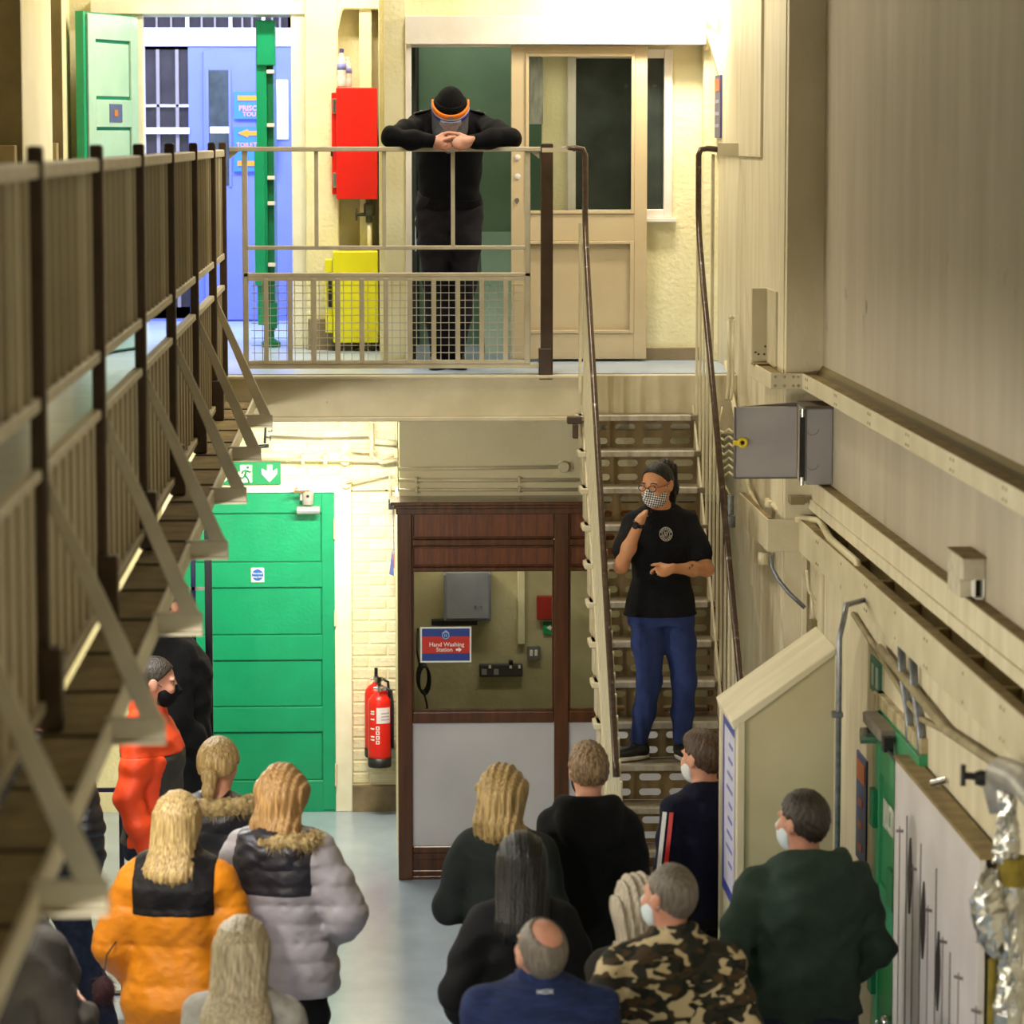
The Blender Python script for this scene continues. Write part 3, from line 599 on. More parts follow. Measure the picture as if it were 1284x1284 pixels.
for k, (x, hh, lb) in enumerate(((428.6, .235, 'left water bottle with a violet cap on the red cabinet'), (435.5, .19, 'right water bottle with a blue label on the red cabinet'))):
    bx = A(x, 108, 21.37)[0]; bz = A(x, 110, 21.37)[1]+.004
    t = thing('water_bottle', lb, 'bottle', (bx, 21.37+.03*k, bz), 'water bottles on the red cabinet')
    s_ = hh/.235; yb_ = 21.36+.04*k
    MB().lathe((bx, yb_, bz), [(.024, 0), (.028, .01), (.028, .06*s_), (.026, .065*s_), (.028, .075*s_), (.028, .15*s_), (.022, .18*s_), (.012, .205*s_), (.012, .215*s_)], 16).build('body', BOT, t, smooth=True)
    MB().lathe((bx, yb_, bz), [(.0288, .105*s_), (.0288, .145*s_)], 16).build('label', mat('bottle_label_blue', '#8a8fd0', '#6d74be', rough=.5, scale=40), t, smooth=True)
    if k == 0: MB().lathe((bx, yb_, bz), [(.0145, .212*s_), (.0145, .232*s_), (.012, .235*s_)], 14).build('cap', BCAP, t)
    else: MB().lathe((bx, yb_, bz), [(.0135, .212*s_), (.0135, .23*s_)], 14).build('cap', SW, t)
IRON = mat('old_iron_valve', '#4a4a36', '#3a3a2a', rough=.5, metal=.4, scale=20)
vx, vz = A(463, 275, 21.36)
t = thing('standpipe_valve', 'dark iron stop valve and riser between the red and yellow cabinets', 'valve', (vx, 21.36, vz-.15))
MB().cyl((vx, 21.36, vz-.02), (vx, 21.36, vz+.15), .022).lathe((vx, 21.36, vz), [(.03, .02), (.034, .04), (.034, .09), (.028, .10)], 14).build('valve_body', IRON, t)
MB().cyl((vx, 21.36, vz+.03), (vx-.075, 21.34, vz+.03), .011).build('spindle', IRON, t)
MB().lathe((vx-.08, 21.34, vz+.03), [(.036, -.006), (.04, 0), (.036, .006)], 16, 'x').build('hand_wheel', IRON, t)
MB().tube([(vx, 21.36, vz-.02), (vx, 21.36, vz-.16), (vx+.01, 21.36, 3.57)], .014, 8).build('riser', PIPC, t, smooth=True)
MB().tube([(vx, 21.35, vz-.19), (vx+.06, 21.35, vz-.17)], .010, 8).build('bypass', PIPC, t)
t = thing('meter_cabinet', 'bright yellow steel cabinet standing on the landing below the red one', 'cabinet', (-.09, 21.3, ZL))
y0_, y1_ = A(418, 430, 21.2), A(474, 315, 21.2)
B(y0_[0], y1_[0], 21.20, 21.36, y0_[1], y1_[1]).build('body', YELLOW, t, bevel=.006)
B(y0_[0]-.048, y0_[0]-.004, 21.23, 21.34, y0_[1]+.06, y1_[1]-.05).build('side_flange', YELLOW, t, bevel=.004)
B(y0_[0], y1_[0], 21.193, 21.2, A(440, 342, 21.2)[1]-.004, A(440, 342, 21.2)[1]).build('seam', mat('yellow_shadow_seam', '#b3ae10', rough=.5), t)
for y in (352, 375): z_ = A(412, y, 21.22)[1]; B(y0_[0]-.03, y0_[0]-.008, 21.215, 21.235, z_-.05, z_+.05).build('hinge', BLACK, t)
for x in (-.22, .02): MB().cyl((x, 21.28, ZL), (x, 21.28, y0_[1]+.01), .016).build('foot', IRON, t)

# ---- blue arrow signs on the annexe front
OR = mat('sign_orange', '#ee9428', rough=.4); PK = mat('sign_salmon', '#f0a58c', rough=.4)
SBL = mat('sign_mid_blue', '#3f7fe0', rough=.4)
for k, (ya, yb, lb) in enumerate(((115, 149, 'upper blue sign with an orange bar through the upper doorway'), (159, 185, 'middle blue sign with an orange left arrow through the upper doorway'), (186, 215, 'lowest blue sign below the left arrow, behind the rail'))):
    sx0, sz0 = A(293.5, yb, 24.74); sx1, sz1 = A(345, ya, 24.74)
    t = thing('direction_sign', lb, 'sign', ((sx0+sx1)/2, 24.75, sz0), 'blue direction signs on the annexe front')
    B(sx0, sx1, 24.74, 24.77, sz0, sz1).build('plate', SBL, t)
    def sp(x, y): a = A(x, y, 24.735); return (a[0], a[1])
    if k == 0:
        MB().prism([sp(298, 120), sp(338, 120), sp(338, 126), sp(298, 126)], 'y', 24.732, 24.74).build('bar', OR, t)
        text('lettering', 'PRISON', PK, t, (sp(315, 136)[0], 24.735, sp(315, 136)[1]), .052, RYM); text('lettering', 'TOURS', PK, t, (sp(317, 143.5)[0], 24.735, sp(317, 143.5)[1]), .046, RYM)
    elif k == 1:
        MB().prism([sp(298, 167), sp(311, 162), sp(311, 164.5), sp(338, 164.5), sp(338, 170), sp(311, 170), sp(311, 172.5)], 'y', 24.732, 24.74).build('arrow', OR, t)
        text('lettering', 'TOILETS', PK, t, (sp(311, 182)[0], 24.735, sp(311, 182)[1]), .045, RYM)
    else:
        MB().prism([sp(298, 202), sp(338, 202), sp(338, 208), sp(298, 208)], 'y', 24.732, 24.74).build('bar', OR, t)
# poster on the far right wall, by the corner
t = thing('wall_poster', 'narrow blue and orange poster high on the right wall by the corner', 'poster', (2.045, 19.9, 4.3))
ya_, za_ = AX(901, 98, 2.045); 
B(2.022, 2.034, 19.85, 20.15, 4.27, 4.63).build('sheet', mat('poster_indigo', '#4d4a78', '#454270', rough=.5, scale=6), t)
B(2.019, 2.022, 19.87, 20.13, 4.54, 4.61).build('orange_block', mat('poster_orange', '#c05f30', rough=.5), t)
for z_ in (4.47, 4.40, 4.33): B(2.019, 2.022, 19.89, 20.1, z_, z_+.02).build('text_line', mat('poster_text', '#8c88b0', rough=.5), t)
t = thing('wall_uplighter', 'angled cream lamp bracket high at the far right corner', 'lamp', (1.97, 20.0, 4.6))
MB().prism([(1.955, 4.90), (2.06, 4.90), (2.06, 4.62), (2.035, 4.62)], 'y', 20.02, 20.1).build('bracket', STEELC, t)
MB().lathe((1.965, 19.95, 5.0), [(.05, 0), (.062, .03), (.06, .13), (.04, .16)], 18).build('bowl', mat('lit_lamp_bowl', '#fff6dc', emit='#fff0c8', es=9), t)

# ================================================================== LANDING RAILING
def lx(x): return A(x, 300, 19.13)[0]
def lz(y): return A(480, y, 19.13)[1]
lr = thing('landing_railing', 'cream steel railing along the landing edge with mesh lower panel', 'railing', (.1, 19.13, ZL))
def rb(nm, x0, x1, y0, y1, ya=19.118, yb=19.142, m=RAILC, **k): return B(lx(x0), lx(x1), ya, yb, lz(y1), lz(y0)).build(nm, m, lr, **k)
rb('top_rail', 288, 678, 184, 190, 19.105, 19.155, bevel=.004)
rb('end_post', 304, 311, 190, 458, bevel=.003); rb('end_post', 658, 665, 190, 458, bevel=.003)
rb('mid_rail', 309, 660, 308, 313, bevel=.003); rb('mid_rail', 305, 665, 342, 347, bevel=.003); rb('bottom_rail', 305, 680, 456, 462, bevel=.003)
for x in (397, 482, 568): rb('upper_bar', x-2.5, x+2.5, 189, 309, bevel=.002)
rb('panel_frame', 311, 658, 347, 352, 19.115, 19.14); rb('panel_frame', 311, 658, 452, 456, 19.115, 19.14)
for k in range(11): rb('baluster', 333+30.1*k-3, 333+30.1*k+3, 349, 455, 19.112, 19.13, bevel=.002)
wm = MB()
for k in range(33): x = lx(318+10.2*k); wm.box(x-.002, x+.002, 19.150, 19.154, lz(454), lz(348))
for k in range(11): z_ = lz(452-9.4*k); wm.box(lx(314), lx(655), 19.146, 19.150, z_-.002, z_+.002)
wm.build('wire_mesh', mat('pale_wire', '#c9c5ba', rough=.4), lr, kind='stuff')
MB().prism([(lx(288), lz(186)), (lx(305), lz(186)), (lx(288), lz(200))], 'y', 19.12, 19.14).build('gusset', RAILC, lr)
MB().prism([(lx(676), lz(186)), (lx(660), lz(186)), (lx(676), lz(199))], 'y', 19.12, 19.14).build('gusset', RAILC, lr)
MB().box(lx(678), lx(693), 19.09, 19.16, ZL-.03, lz(180)).box(lx(675.5), lx(691), 19.08, 19.165, ZL-.03, lz(437)).build('stout_post', BROWNP, lr, bevel=.004, label='dark brown post at the stair head')

# ================================================================== GALLERY RAILING (left)
gr = thing('gallery_railing', 'long steel gallery railing with vertical slats and triangular brackets at left', 'railing', (-.84, 11, 2.8))
XG = -.818
posts = [19.08]+[17.78-1.876*k for k in range(8)]
for i, y in enumerate(posts):
    if y < 4: continue
    mb = MB().box(XG-.012, XG+.028, y-.022, y+.022, 2.82 if i else 2.95, 4.245)
    mb.build('post', BROWNP, gr, bevel=.006)
    if i: B(XG+.0, XG+.06, y-.05, y+.02, 2.815, 3.02).build('post_foot', BROWNP, gr, bevel=.004)
SLATM = mat('taupe_painted_slat', '#b9ad90', '#a89c80', rough=.5, scale=5, stretch=(1, 1, .4), bump=.12, bscale=30)
SLATE = mat('worn_light_slat', '#d6ccb0', '#c8bd9f', rough=.5, scale=5, stretch=(1, 1, .4), bump=.12, bscale=30)
upper_proto = lower_proto = None
for i in range(len(posts)-1):
    ya, yb = posts[i+1]+.022, posts[i]-.022
    if yb < 4.4: continue
    B(XG-.028, XG+.02, ya, yb, 4.165, 4.205).build('top_rail', RAILC, gr, bevel=.005)
    B(XG-.02, XG+.016, ya, yb, 3.60, 3.635).build('mid_rail', RAILC, gr, bevel=.004)
    B(XG-.02, XG+.016, ya, yb, 3.43, 3.46).build('low_rail', RAILC, gr, bevel=.004)
    B(XG-.02, XG+.02, ya, yb, 2.86, 2.89).build('bottom_rail', SLATM, gr, bevel=.004)
    n = 8 if i else 6; w_ = (yb-ya)/n
    for k in range(n):
        o_ = .004 if k % 2 else 0
        MB().prism([(XG-.016, ya+k*w_), (XG+.014, ya+k*w_), (XG-.006, ya+(k+1)*w_-.004), (XG-.016, ya+(k+1)*w_-.004)], 'z', 3.62, 4.17).build('upper_slat', SLATE if k == n-2 else SLATM, gr, bevel=.003)
        MB().prism([(XG-.016, ya+k*w_), (XG+.008, ya+k*w_), (XG-.002, ya+(k+1)*w_-.004), (XG-.016, ya+(k+1)*w_-.004)], 'z', 2.88, 3.44).build('lower_slat', SLATM, gr, bevel=.003)
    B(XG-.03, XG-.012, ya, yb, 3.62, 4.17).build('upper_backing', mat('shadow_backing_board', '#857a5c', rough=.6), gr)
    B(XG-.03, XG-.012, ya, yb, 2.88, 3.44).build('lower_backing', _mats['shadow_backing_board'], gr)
for y in posts[1:]:
    if y < 5: continue
    # brace from the post down to the outrigger tip, outrigger arm back to the ledge
    MB().prism([(XG+.03, 3.44), (XG+.03, 3.36), (-.575, 2.845), (-.508, 2.785), (-.508, 2.825)], 'y', y-.012, y+.006).build('brace', RAILC, gr, bevel=.003)
    B(-.66, -.508, y-.014, y+.008, 2.783, 2.843).build('outrigger', RAILC, gr, bevel=.003)
    B(-.66, -.508, y-.03, y+.03, 2.776, 2.784).build('outrigger_flange', RAILC, gr)

# ================================================================== STAIRCASE
st = thing('staircase', 'steep steel staircase with slotted risers and cream balustrades', 'staircase', (1.55, 17.4, 0))
TREADM = mat('brown_grey_tread', '#8d8069', '#776b55', rough=.5, scale=8, bump=.15)
NOSE = mat('light_metal_nosing', '#cfc9bf', '#b9b2a6', rough=.35, metal=.3, scale=12, stretch=(3, 1, 1))
RISM = mat('brown_painted_riser', '#86734f', '#74623f', rough=.5, scale=6, bump=.12)
SX0, SX1 = 1.185, 1.80; RISE = .182; GO = .2; Y1 = 18.95; Z1 = 2.735
def stadium(cx, cz, hw, hh, ang):
    # boundary of a rounded slot along direction ang
    dx, dz = math.cos(ang), math.sin(ang); lo_, hi_ = 0, hw+hh
    for _ in range(24):
        m_ = (lo_+hi_)/2; x, z = dx*m_, dz*m_
        xx = max(abs(x)-(hw-hh), 0); ins = math.hypot(xx, z) < hh
        if ins: lo_ = m_
        else: hi_ = m_
    return cx+dx*lo_, cz+dz*lo_
def slotted(x0, x1, z0, z1, nx, nz, hw, hh, y, th):
    V = []; F_ = []; cw = (x1-x0)/nx; chh = (z1-z0)/nz
    ca = math.atan2(chh, cw); angs = sorted(set([ca, math.pi-ca, -ca, ca-math.pi, math.pi/2, -math.pi/2]+[math.atan2(sg*hh*math.sin(t_), sg*(hw-hh+hh*math.cos(t_))) for sg in (1, -1) for t_ in (-1.571, -1.1, -.55, 0, .55, 1.1, 1.571)]))
    for i in range(nx):
        for j in range(nz):
            cx = x0+(i+.5)*cw; cz = z0+(j+.5)*chh; b = len(V); n = len(angs)
            for a in angs:
                dx, dz = math.cos(a), math.sin(a); s = min(cw/2/abs(dx) if abs(dx) > 1e-9 else 9, chh/2/abs(dz) if abs(dz) > 1e-9 else 9)
                p = stadium(cx, cz, hw, hh, a)
                V += [(cx+dx*s, y, cz+dz*s), (p[0], y, p[1]), (p[0], y+th, p[1]), (cx+dx*s, y+th, cz+dz*s)]
            for k in range(n):
                q = (k+1) % n; a, c = b+4*k, b+4*q
                F_ += [(a, c, c+1, a+1), (a+1, c+1, c+2, a+2), (a+2, c+2, c+3, a+3)]
    return V, F_
proto = None
for n in range(1, 16):
    yn = Y1-GO*(n-1); zn = Z1-RISE*(n-1)
    if proto is None:
        tr = B(SX0-.03, SX1+.03, yn+.012, yn+GO+.03, zn-.028, zn).build('tread', TREADM, st, bevel=.003)
        B(SX0+.02, SX1-.02, yn-.006, yn+.05, zn-.03, zn+.003).build('nosing', NOSE, tr, bevel=.004)
        V, F_ = slotted(SX0, SX1, zn-RISE+.0, zn-.028, 4, 2, .056, .018, yn+.035, .005)
        rs = link_mesh('riser', V, F_, RISM, st)
        MB().box(SX0-.045, SX0, yn-.01, yn+GO*.9, zn-.03, zn).box(SX0-.02, SX0-.008, yn+.02, yn+GO, zn-RISE, zn-.03).build('tread_bracket', STEELC, tr, bevel=.004)
        proto = (tr, rs)
    else:
        off = (0, yn-Y1, zn-Z1)
        for p in proto: copy_tree(p, st, off) if False else None
        c = proto[0].copy(); COL.objects.link(c); c.location = Vector(proto[0].location)+Vector(off); BASE[c.name] = BASE[proto[0].name]+Vector(off)
        for chd in proto[0].children:
            d = chd.copy(); COL.objects.link(d); d.parent = c
        c = proto[1].copy(); COL.objects.link(c); c.location = Vector(proto[1].location)+Vector(off)
V, F_ = slotted(SX0, SX1, Z1, 2.93, 5, 2, .060, .019, 19.05, .005)
slope = RISE/GO
# stringers
for x in (SX0-.004, SX1+.004):
    yb = Y1-GO*14.6; zb = Z1-RISE*14.6
    MB().prism([(Y1+.13, Z1+.05), (Y1+.13, Z1-.17), (yb, zb-.17+.05), (yb, zb+.10)], 'x', x-.006, x+.006).build('stringer', STEELC, st, bevel=.002)
# balusters and handrails
BALM = mat('cream_painted_baluster', '#e0d7bb', '#d2c8a8', rough=.42, scale=9, bump=.1, c3='#6b5a3e', s3=30, t3=.74)
RAILD = mat('worn_dark_handrail', '#4a3a30', '#5b4a3f', rough=.28, scale=8, stretch=(1, 1, 6), metal=.35, c3='#9a938c', s3=16, t3=.62)
for x in (1.188, 1.815):
    for n in range(0, 15):
        for h_ in (0, .5):
            y = Y1+.05-GO*(n+h_); zt = 3.735-(18.9-y)*slope*.985; zb = Z1-RISE*(n+h_)+.0
            if y > 18.95: zt = 4.2
            if x > 1.5 and h_: continue
            B(x-.006, x+.006, y-.017, y+.017, zb-.02, zt-.01).build('baluster', BALM, st, bevel=.002)
    xe = -.02 if x < 1.5 else -.02
    x_top = x+.008
    path = [(x-.13 if x < 1.5 else x+.11, 18.98, 4.205), (x-.05 if x < 1.5 else x+.05, 18.97, 4.212), (x-.012 if x < 1.5 else x+.012, 18.965, 4.205), (x, 18.96, 4.175), (x, 18.955, 4.0), (x, 18.95, 3.86), (x, 18.9, 3.735), (x-.004, 18.6, 3.735-.3*slope*.99), (x-.02, 16.2, 3.735-2.7*slope*.99), (x-.02, 16.16, 3.735-2.73*slope*.99-.05)]
    if x > 1.5: path = path[:-2]+[(x-.012, 16.3, 3.735-2.6*slope*.99)]
    MB().tube(path, [.0165]*len(path), 12).build('handrail', RAILD, st, smooth=True)
MB().box(lx(678), 1.12, 18.96, 19.0, 4.19, 4.215).build('rail_bracket', STEELC, st)
MB().box(1.92, 2.05, 18.96, 18.99, 4.17, 4.24).build('rail_bracket', STEELC, st)
for x in (1.165, 1.90): B(x-.008, x+.008, 18.99, 19.03, ZL-.1, 4.18 if x > 1.5 else 3.80).build('head_post', BALM, st)
t = pb(718, 527, 18.9)
MB().box(t[0]-.03, t[0]+.05, 18.88, 18.95, t[2]-.02, t[2]+.02).box(t[0], t[0]+.03, 18.87, 18.93, t[2]-.1, t[2]-.02).build('hook_bracket', BROWNP, st, bevel=.004)

# ================================================================== RIGHT WALL OBJECTS
# stub box on the pier
t = thing('steel_stub', 'riveted cream steel stub above the upper channel by the pier', 'bracket', (2.02, 17.55, 3.11))
MB().box(1.965, 2.052, 17.60, 17.63, 3.115, 3.50).box(2.04, 2.052, 17.2, 17.63, 3.115, 3.50).build('plate', mat('shaded_cream_plate', '#cdc3a6', '#c0b596', rough=.5, scale=6), t, bevel=.003)
MB().box(1.965, 2.06, 17.50, 17.63, 3.107, 3.118).build('foot_plate', DUSTY, t)
m_ = MB()
for x, z in ((1.985, 3.17), (2.0, 3.16), (2.03, 3.16), (2.035, 3.2)): m_.lathe((x, 17.6, z), [(.006, 0), (.004, -.006)], 8, 'y')
m_.build('bolt_heads', IRON, t, kind='stuff')
# grey cabinet, door open
t = thing('distribution_cabinet', 'grey steel wall cabinet with its door swung open and yellow key', 'cabinet', (2.15, 16.4, 2.58))
c0 = A(1010, 608, 16.45); c1 = A(1042, 512, 16.45)
B(c0[0], 2.236, 16.45, 16.75, c0[1], c1[1]).build('body', GREYM, t, bevel=.006)
B(c0[0]-.006, 2.236, 16.44, 16.78, c1[1], c1[1]+.012).build('top_flange', mat('brown_grey_dust', '#5d5145', '#6e6154', rough=.8, scale=9), t)
B(c0[0]-.03, c0[0]-.004, 16.44, 16.46, c0[1]+.02, c1[1]-.005).build('gasket', BLACK, t)
for z in (c0[1]+.02, c1[1]-.02): MB().cyl((c0[0]-.02, 16.435, z-.02), (c0[0]-.02, 16.435, z+.02), .01).build('hinge', CHROME, t)
e0 = A(921, 599, 16.42); e1 = A(1000, 510, 16.42)
B(e0[0], e1[0], 16.405, 16.42, e0[1], e1[1]).build('door', GREYM, t, bevel=.004)
MB().box(e0[0], e1[0], 16.40, 16.445, e0[1]-.004, e0[1]+.003).box(e0[0]-.003, e0[0]+.003, 16.40, 16.445, e0[1], e1[1]).prism([(e0[0]+.03, e1[1]), (e1[0], e1[1]), (e1[0], e1[1]+.018), (e1[0]-.02, e1[1]+.018)], 'y', 16.44, 16.46).build('door_flange', mat('dark_grey_edge', '#5d5a5c', rough=.5), t)
kk = A(931, 555, 16.39)
YK2 = mat('yellow_tag', '#e8cf2a', rough=.4)
MB().tube([(kk[0]+.018*math.cos(a*math.pi/8), 16.385, kk[1]+.018*math.sin(a*math.pi/8)) for a in range(16)], .008, 8, closed=True).box(kk[0]-.045, kk[0]-.015, 16.38, 16.40, kk[1]-.012, kk[1]+.010).build('key_tag', YK2, t, smooth=False)
MB().lathe((kk[0], 16.405, kk[1]), [(.011, 0), (.011, -.01)], 12, 'y').build('lock', BLACK, t)
for z in (2.70, 2.87):
    MB().tube([(2.135+.03*math.cos(a*math.pi/8+math.pi), 16.447, z+.03*math.sin(a*math.pi/8+math.pi)) for a in range(9)], .0012, 4).build('knockout', mat('grey_line', '#7a7779', rough=.5), t)
# small box further forward
t = thing('socket_box', 'small pale metal box with open front on the near right wall', 'box', (2.17, 12.5, 2.59))
SBX = mat('grubby_cream_metal', '#cfc7b2', '#b5ac98', rough=.45, scale=14)
f0 = A(1206, 752, 12.3); f1 = A(1236, 700, 12.3)
B(f0[0], 2.236, 12.30, 12.62, f0[1]+.07, f1[1]).build('body', SBX, t, bevel=.005)
B(f0[0], 2.236, 12.36, 12.62, f0[1], f0[1]+.08).build('lower_body', SBX, t, bevel=.004)
B(f0[0], 2.236, 12.29, 12.63, f1[1], f1[1]+.004).build('top', DUSTY, t)
mx_ = (f0[0]+2.236)/2
MB().box(mx_+.0, mx_+.006, 12.30, 12.37, f0[1]+.0, f0[1]+.075).box(2.225, 2.232, 12.30, 12.37, f0[1], f0[1]+.075).box(mx_, 2.232, 12.30, 12.37, f0[1], f0[1]+.006).build('open_frame', SW, t)
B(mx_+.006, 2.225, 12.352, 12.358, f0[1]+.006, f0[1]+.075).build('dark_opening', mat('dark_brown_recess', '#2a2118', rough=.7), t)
# conduits and boxes on the right
YR = 16.80
def pr(x, y, Y=YR): a = A(x, y, Y); return (a[0], Y, a[1])
t = thing('tray_conduit', 'cream conduit bending along the lower tray on the right wall', 'pipe', pr(985, 640))
MB().tube([pr(962, 628, 17.4), pr(975, 637, 17.2), pr(988, 648, 16.95), pr(1008, 650, 16.82), pr(1028, 653, 16.6), (2.150, 15.9, 2.40), (2.150, 15.0, 2.40), (2.150, 14.9, 2.34)], .017, 10).build('tube', PIPC, t, smooth=True)
for p in (pr(965, 632, 17.3), pr(1003, 651, 16.85)): MB().lathe(p, [(.024, -.015), (.026, 0), (.024, .015)], 10).build('coupling', PIPC, t)
setp(MB().prism([(pr(990, 632)[0], pr(990, 632)[2]), (pr(1008, 632)[0], pr(1008, 632)[2]), (pr(1008, 622)[0], pr(1008, 622)[2]), (pr(990, 622)[0], pr(990, 622)[2])], 'y', 16.76, 16.86).build('junction_box', mat('olive_drab_box', '#8a7f58', '#7d734e', rough=.5, scale=6), bevel=.003), 'small olive junction box above the lower tray beside the pier', 'junction box')
t = thing('bent_conduit', 'bare grey conduit bending down from the tray at the pier', 'pipe', pr(985, 720))
MB().tube([pr(967, 696, 16.8), pr(968, 712, 16.8), pr(976, 727, 16.78), pr(990, 744, 16.74), pr(1009, 762, 16.70)], .011, 10).build('tube', GALV, t, smooth=True)
t = thing('far_conduit', 'cream conduit with grey fittings on the far wall beside the stairs', 'pipe', (2.03, 18.5, 2.3))
MB().tube([(2.02, 19.4, 3.0), (2.02, 18.6, 2.62), (2.02, 18.2, 2.40), (2.02, 17.6, 2.33), (2.02, 17.1, 2.20)], .014, 8).build('tube', PIPC, t, smooth=True)
q = A(916, 640, 18.0)
MB().cyl((q[0], 18.0, q[1]+.08), (q[0], 18.0, q[1]-.02), .018).cyl((q[0], 18.0, q[1]-.03), (q[0], 18.0, q[1]-.09), .026).cyl((q[0]-.035, 18.0, q[1]), (q[0]-.035, 18.0, q[1]-.05), .018).build('fitting', GALV, t)
q = A(957, 700, 17.2); MB().lathe((q[0], 17.2, q[1]), [(.026, -.03), (.028, 0), (.026, .03)], 12).build('elbow', PIPC, t)
t = thing('riser_conduit', 'pair of cream conduits rising beside the stair head on the far wall', 'pipe', (1.99, 18.7, 3.0))
for x in (914, 919):
    q0 = A(x, 402, 18.6); q1 = A(x-4, 500, 18.6)
    MB().tube([(q0[0], 18.6, q0[1]), (q1[0]+.015, 18.6, q1[1]+.08), (q1[0], 18.55, q1[1])], .010, 8).build('tube', PIPC, t, smooth=True)
q0 = A(917, 400, 18.6); MB().tube([(q0[0]-.012, 18.6, q0[1]), (q0[0], 18.6, q0[1]+.015), (q0[0]+.012, 18.6, q0[1])], .010, 8).build('bend', PIPC, t, smooth=True)
cb = MB()
for k in range(7):
    y = 540+k*9; cb.tube([pr(903, y, 18.3), pr(908, y+3, 18.25), pr(914, y-2, 18.2), pr(919, y+2, 18.15)], .006, 6)
cb.tube([pr(906, 510, 18.3), pr(902, 530, 18.3), pr(905, 600, 18.3), pr(915, 620, 18.2)], .006, 6)
setp(cb.build('cable_bundle', PIPC, smooth=True, kind='stuff'), 'tangle of cream painted cables on the far wall beside the rail', 'cables')
t = thing('vertical_conduit', 'bare grey conduit running down beside the sloped boxing', 'pipe', (1.88, 14.27, .4))
cx_ = A(1053, 760, 14.27)[0]
MB().tube([(2.115, 14.55, 2.29), (2.02, 14.4, 2.29), (cx_+.02, 14.28, 2.25), (cx_, 14.27, 2.17), (cx_, 14.27, .4)], .0125, 12).build('tube', GALV, t, smooth=True)
for z in (1.84, 1.12): B(cx_-.03, cx_+.018, 14.255, 14.31, z-.012, z+.012).build('saddle', GALV, t, bevel=.003)
t = thing('fuse_box', 'small olive fuse box under the tray beside the conduit', 'box', pr(1025, 810))
g0 = A(1016, 810, 16.55); g1 = A(1029, 778, 16.55)
B(g0[0], g1[0], 16.55, 16.62, g0[1], g1[1]).build('body', mat('olive_box', '#7d7648', '#706a40', rough=.5, scale=6), t, bevel=.004)
B(g1[0]+.005, g1[0]+.03, 16.57, 16.63, g0[1]+.03, g1[1]-.01).build('side_unit', BROWNP, t, bevel=.003)
for x0, pts in ((1012, [(1012, 715), (1014, 740), (1026, 760), (1032, 778)]), (1018, [(1018, 745), (1019, 765), (1021, 778)]), (1026, [(1030, 735), (1031, 755), (1040, 770), (1046, 782)])):
    MB().tube([pr(x, y, 16.6) for x, y in pts], .008, 8).build('tail', PIPC, t, smooth=True)
# sloped boxing with notice
t = thing('sloped_boxing', 'cream boxed-in housing with a sloping top against the right wall', 'boxing', (1.98, 16.5, 0))
BOXM = mat('cream_boxing_face', '#cfc4a0', '#c3b792', rough=.5, scale=2.5, bump=.08, c3='#9c8d66', s3=18, t3=.72)
YX = 14.3
pa = A(930, 905, YX); pb2 = A(1047, 819, YX); XB = pb2[0]
MB().prism([(pa[0], 0), (XB, 0), (XB, pb2[1]), (pa[0], pa[1])], 'y', YX, YX+.62).build('front_face', BOXM, t)
# sloped cover board, proud of the face
dz = .075
MB().prism([(pa[0]-.035, pa[1]-.035), (XB+.004, pb2[1]-.006), (XB+.004, pb2[1]+.026), (pa[0]-.045, pa[1]+.002)], 'y', YX-.012, YX+.64).build('sloping_lid', PLAST, t, bevel=.004)
B(pa[0]-.014, pa[0]+.008, YX-.008, YX+.62, 0, pa[1]-.01).build('side_panel', PLAST, t, bevel=.004)
B(pa[0]-.018, pa[0]+.014, YX-.014, YX+.02, 0, pa[1]).build('corner_bead', PLAST, t, bevel=.003)
B(pa[0]-.03, pa[0]+.0, YX+.585, YX+.64, 0, pa[1]+.0).build('corner_bead', PLAST, t, bevel=.003)
t = thing('wall_notice', 'white notice with blue borders on the side of the sloped boxing', 'notice', (pa[0]-.02, YX+.3, .6))
xn = pa[0]-.016
B(xn-.004, xn, YX+.10, YX+.55, .98, 1.78).build('sheet', mat('notice_paper', '#d7d5ea', '#c9c7e0', rough=.5, scale=9), t)
NB = mat('notice_blue', '#2b3a9c', rough=.5)
for z0_, z1_ in ((1.72, 1.78), (.98, 1.03)): B(xn-.006, xn-.003, YX+.10, YX+.55, z0_, z1_).build('blue_border', NB, t)
B(xn-.006, xn-.003, YX+.50, YX+.55, 1.03, 1.72).build('blue_border', NB, t)
for k in range(9): B(xn-.006, xn-.003, YX+.16, YX+.30+.03*(k % 4), 1.65-.065*k, 1.665-.065*k).build('text_line', mat('notice_ink', '#6a70b4', rough=.5), t)
# green cell door on the right wall, strip poster, closer
d6 = thing('door_6', None, None, (2.17, 14.35, 0)); d6['kind'] = 'structure'
struct('trim_25', MB().box(2.14, 2.185, 14.32, 14.40, 0, 1.92).box(2.15, 2.185, 13.2, 14.4, 1.86, 1.92), mat('worn_door_jamb', '#c9bd98', '#9a8a66', rough=.5, scale=9), bevel=.004)
B(2.155, 2.183, 13.7, 14.82, .01, 1.86).build('door_core', mat('cell_door_green', '#3f9a68', '#378c5d', rough=.35, scale=3), d6)
for z0_, z1_ in ((1.60, 1.85), (.98, 1.14), (.02, .3)): B(2.143, 2.158, 13.7, 14.80, z0_, z1_).build('rail', GREEN if z0_ < 1.2 else _mats['cell_door_green'], d6, bevel=.003)
B(2.138, 2.158, 14.70, 14.82, .02, 1.85).build('stile', _mats['cell_door_green'], d6, bevel=.003)
B(2.145, 2.157, 13.7, 14.70, .30, .98).build('panel', mat('deep_cell_green', '#0d7a44', '#0a6d3c', rough=.35, scale=3), d6)
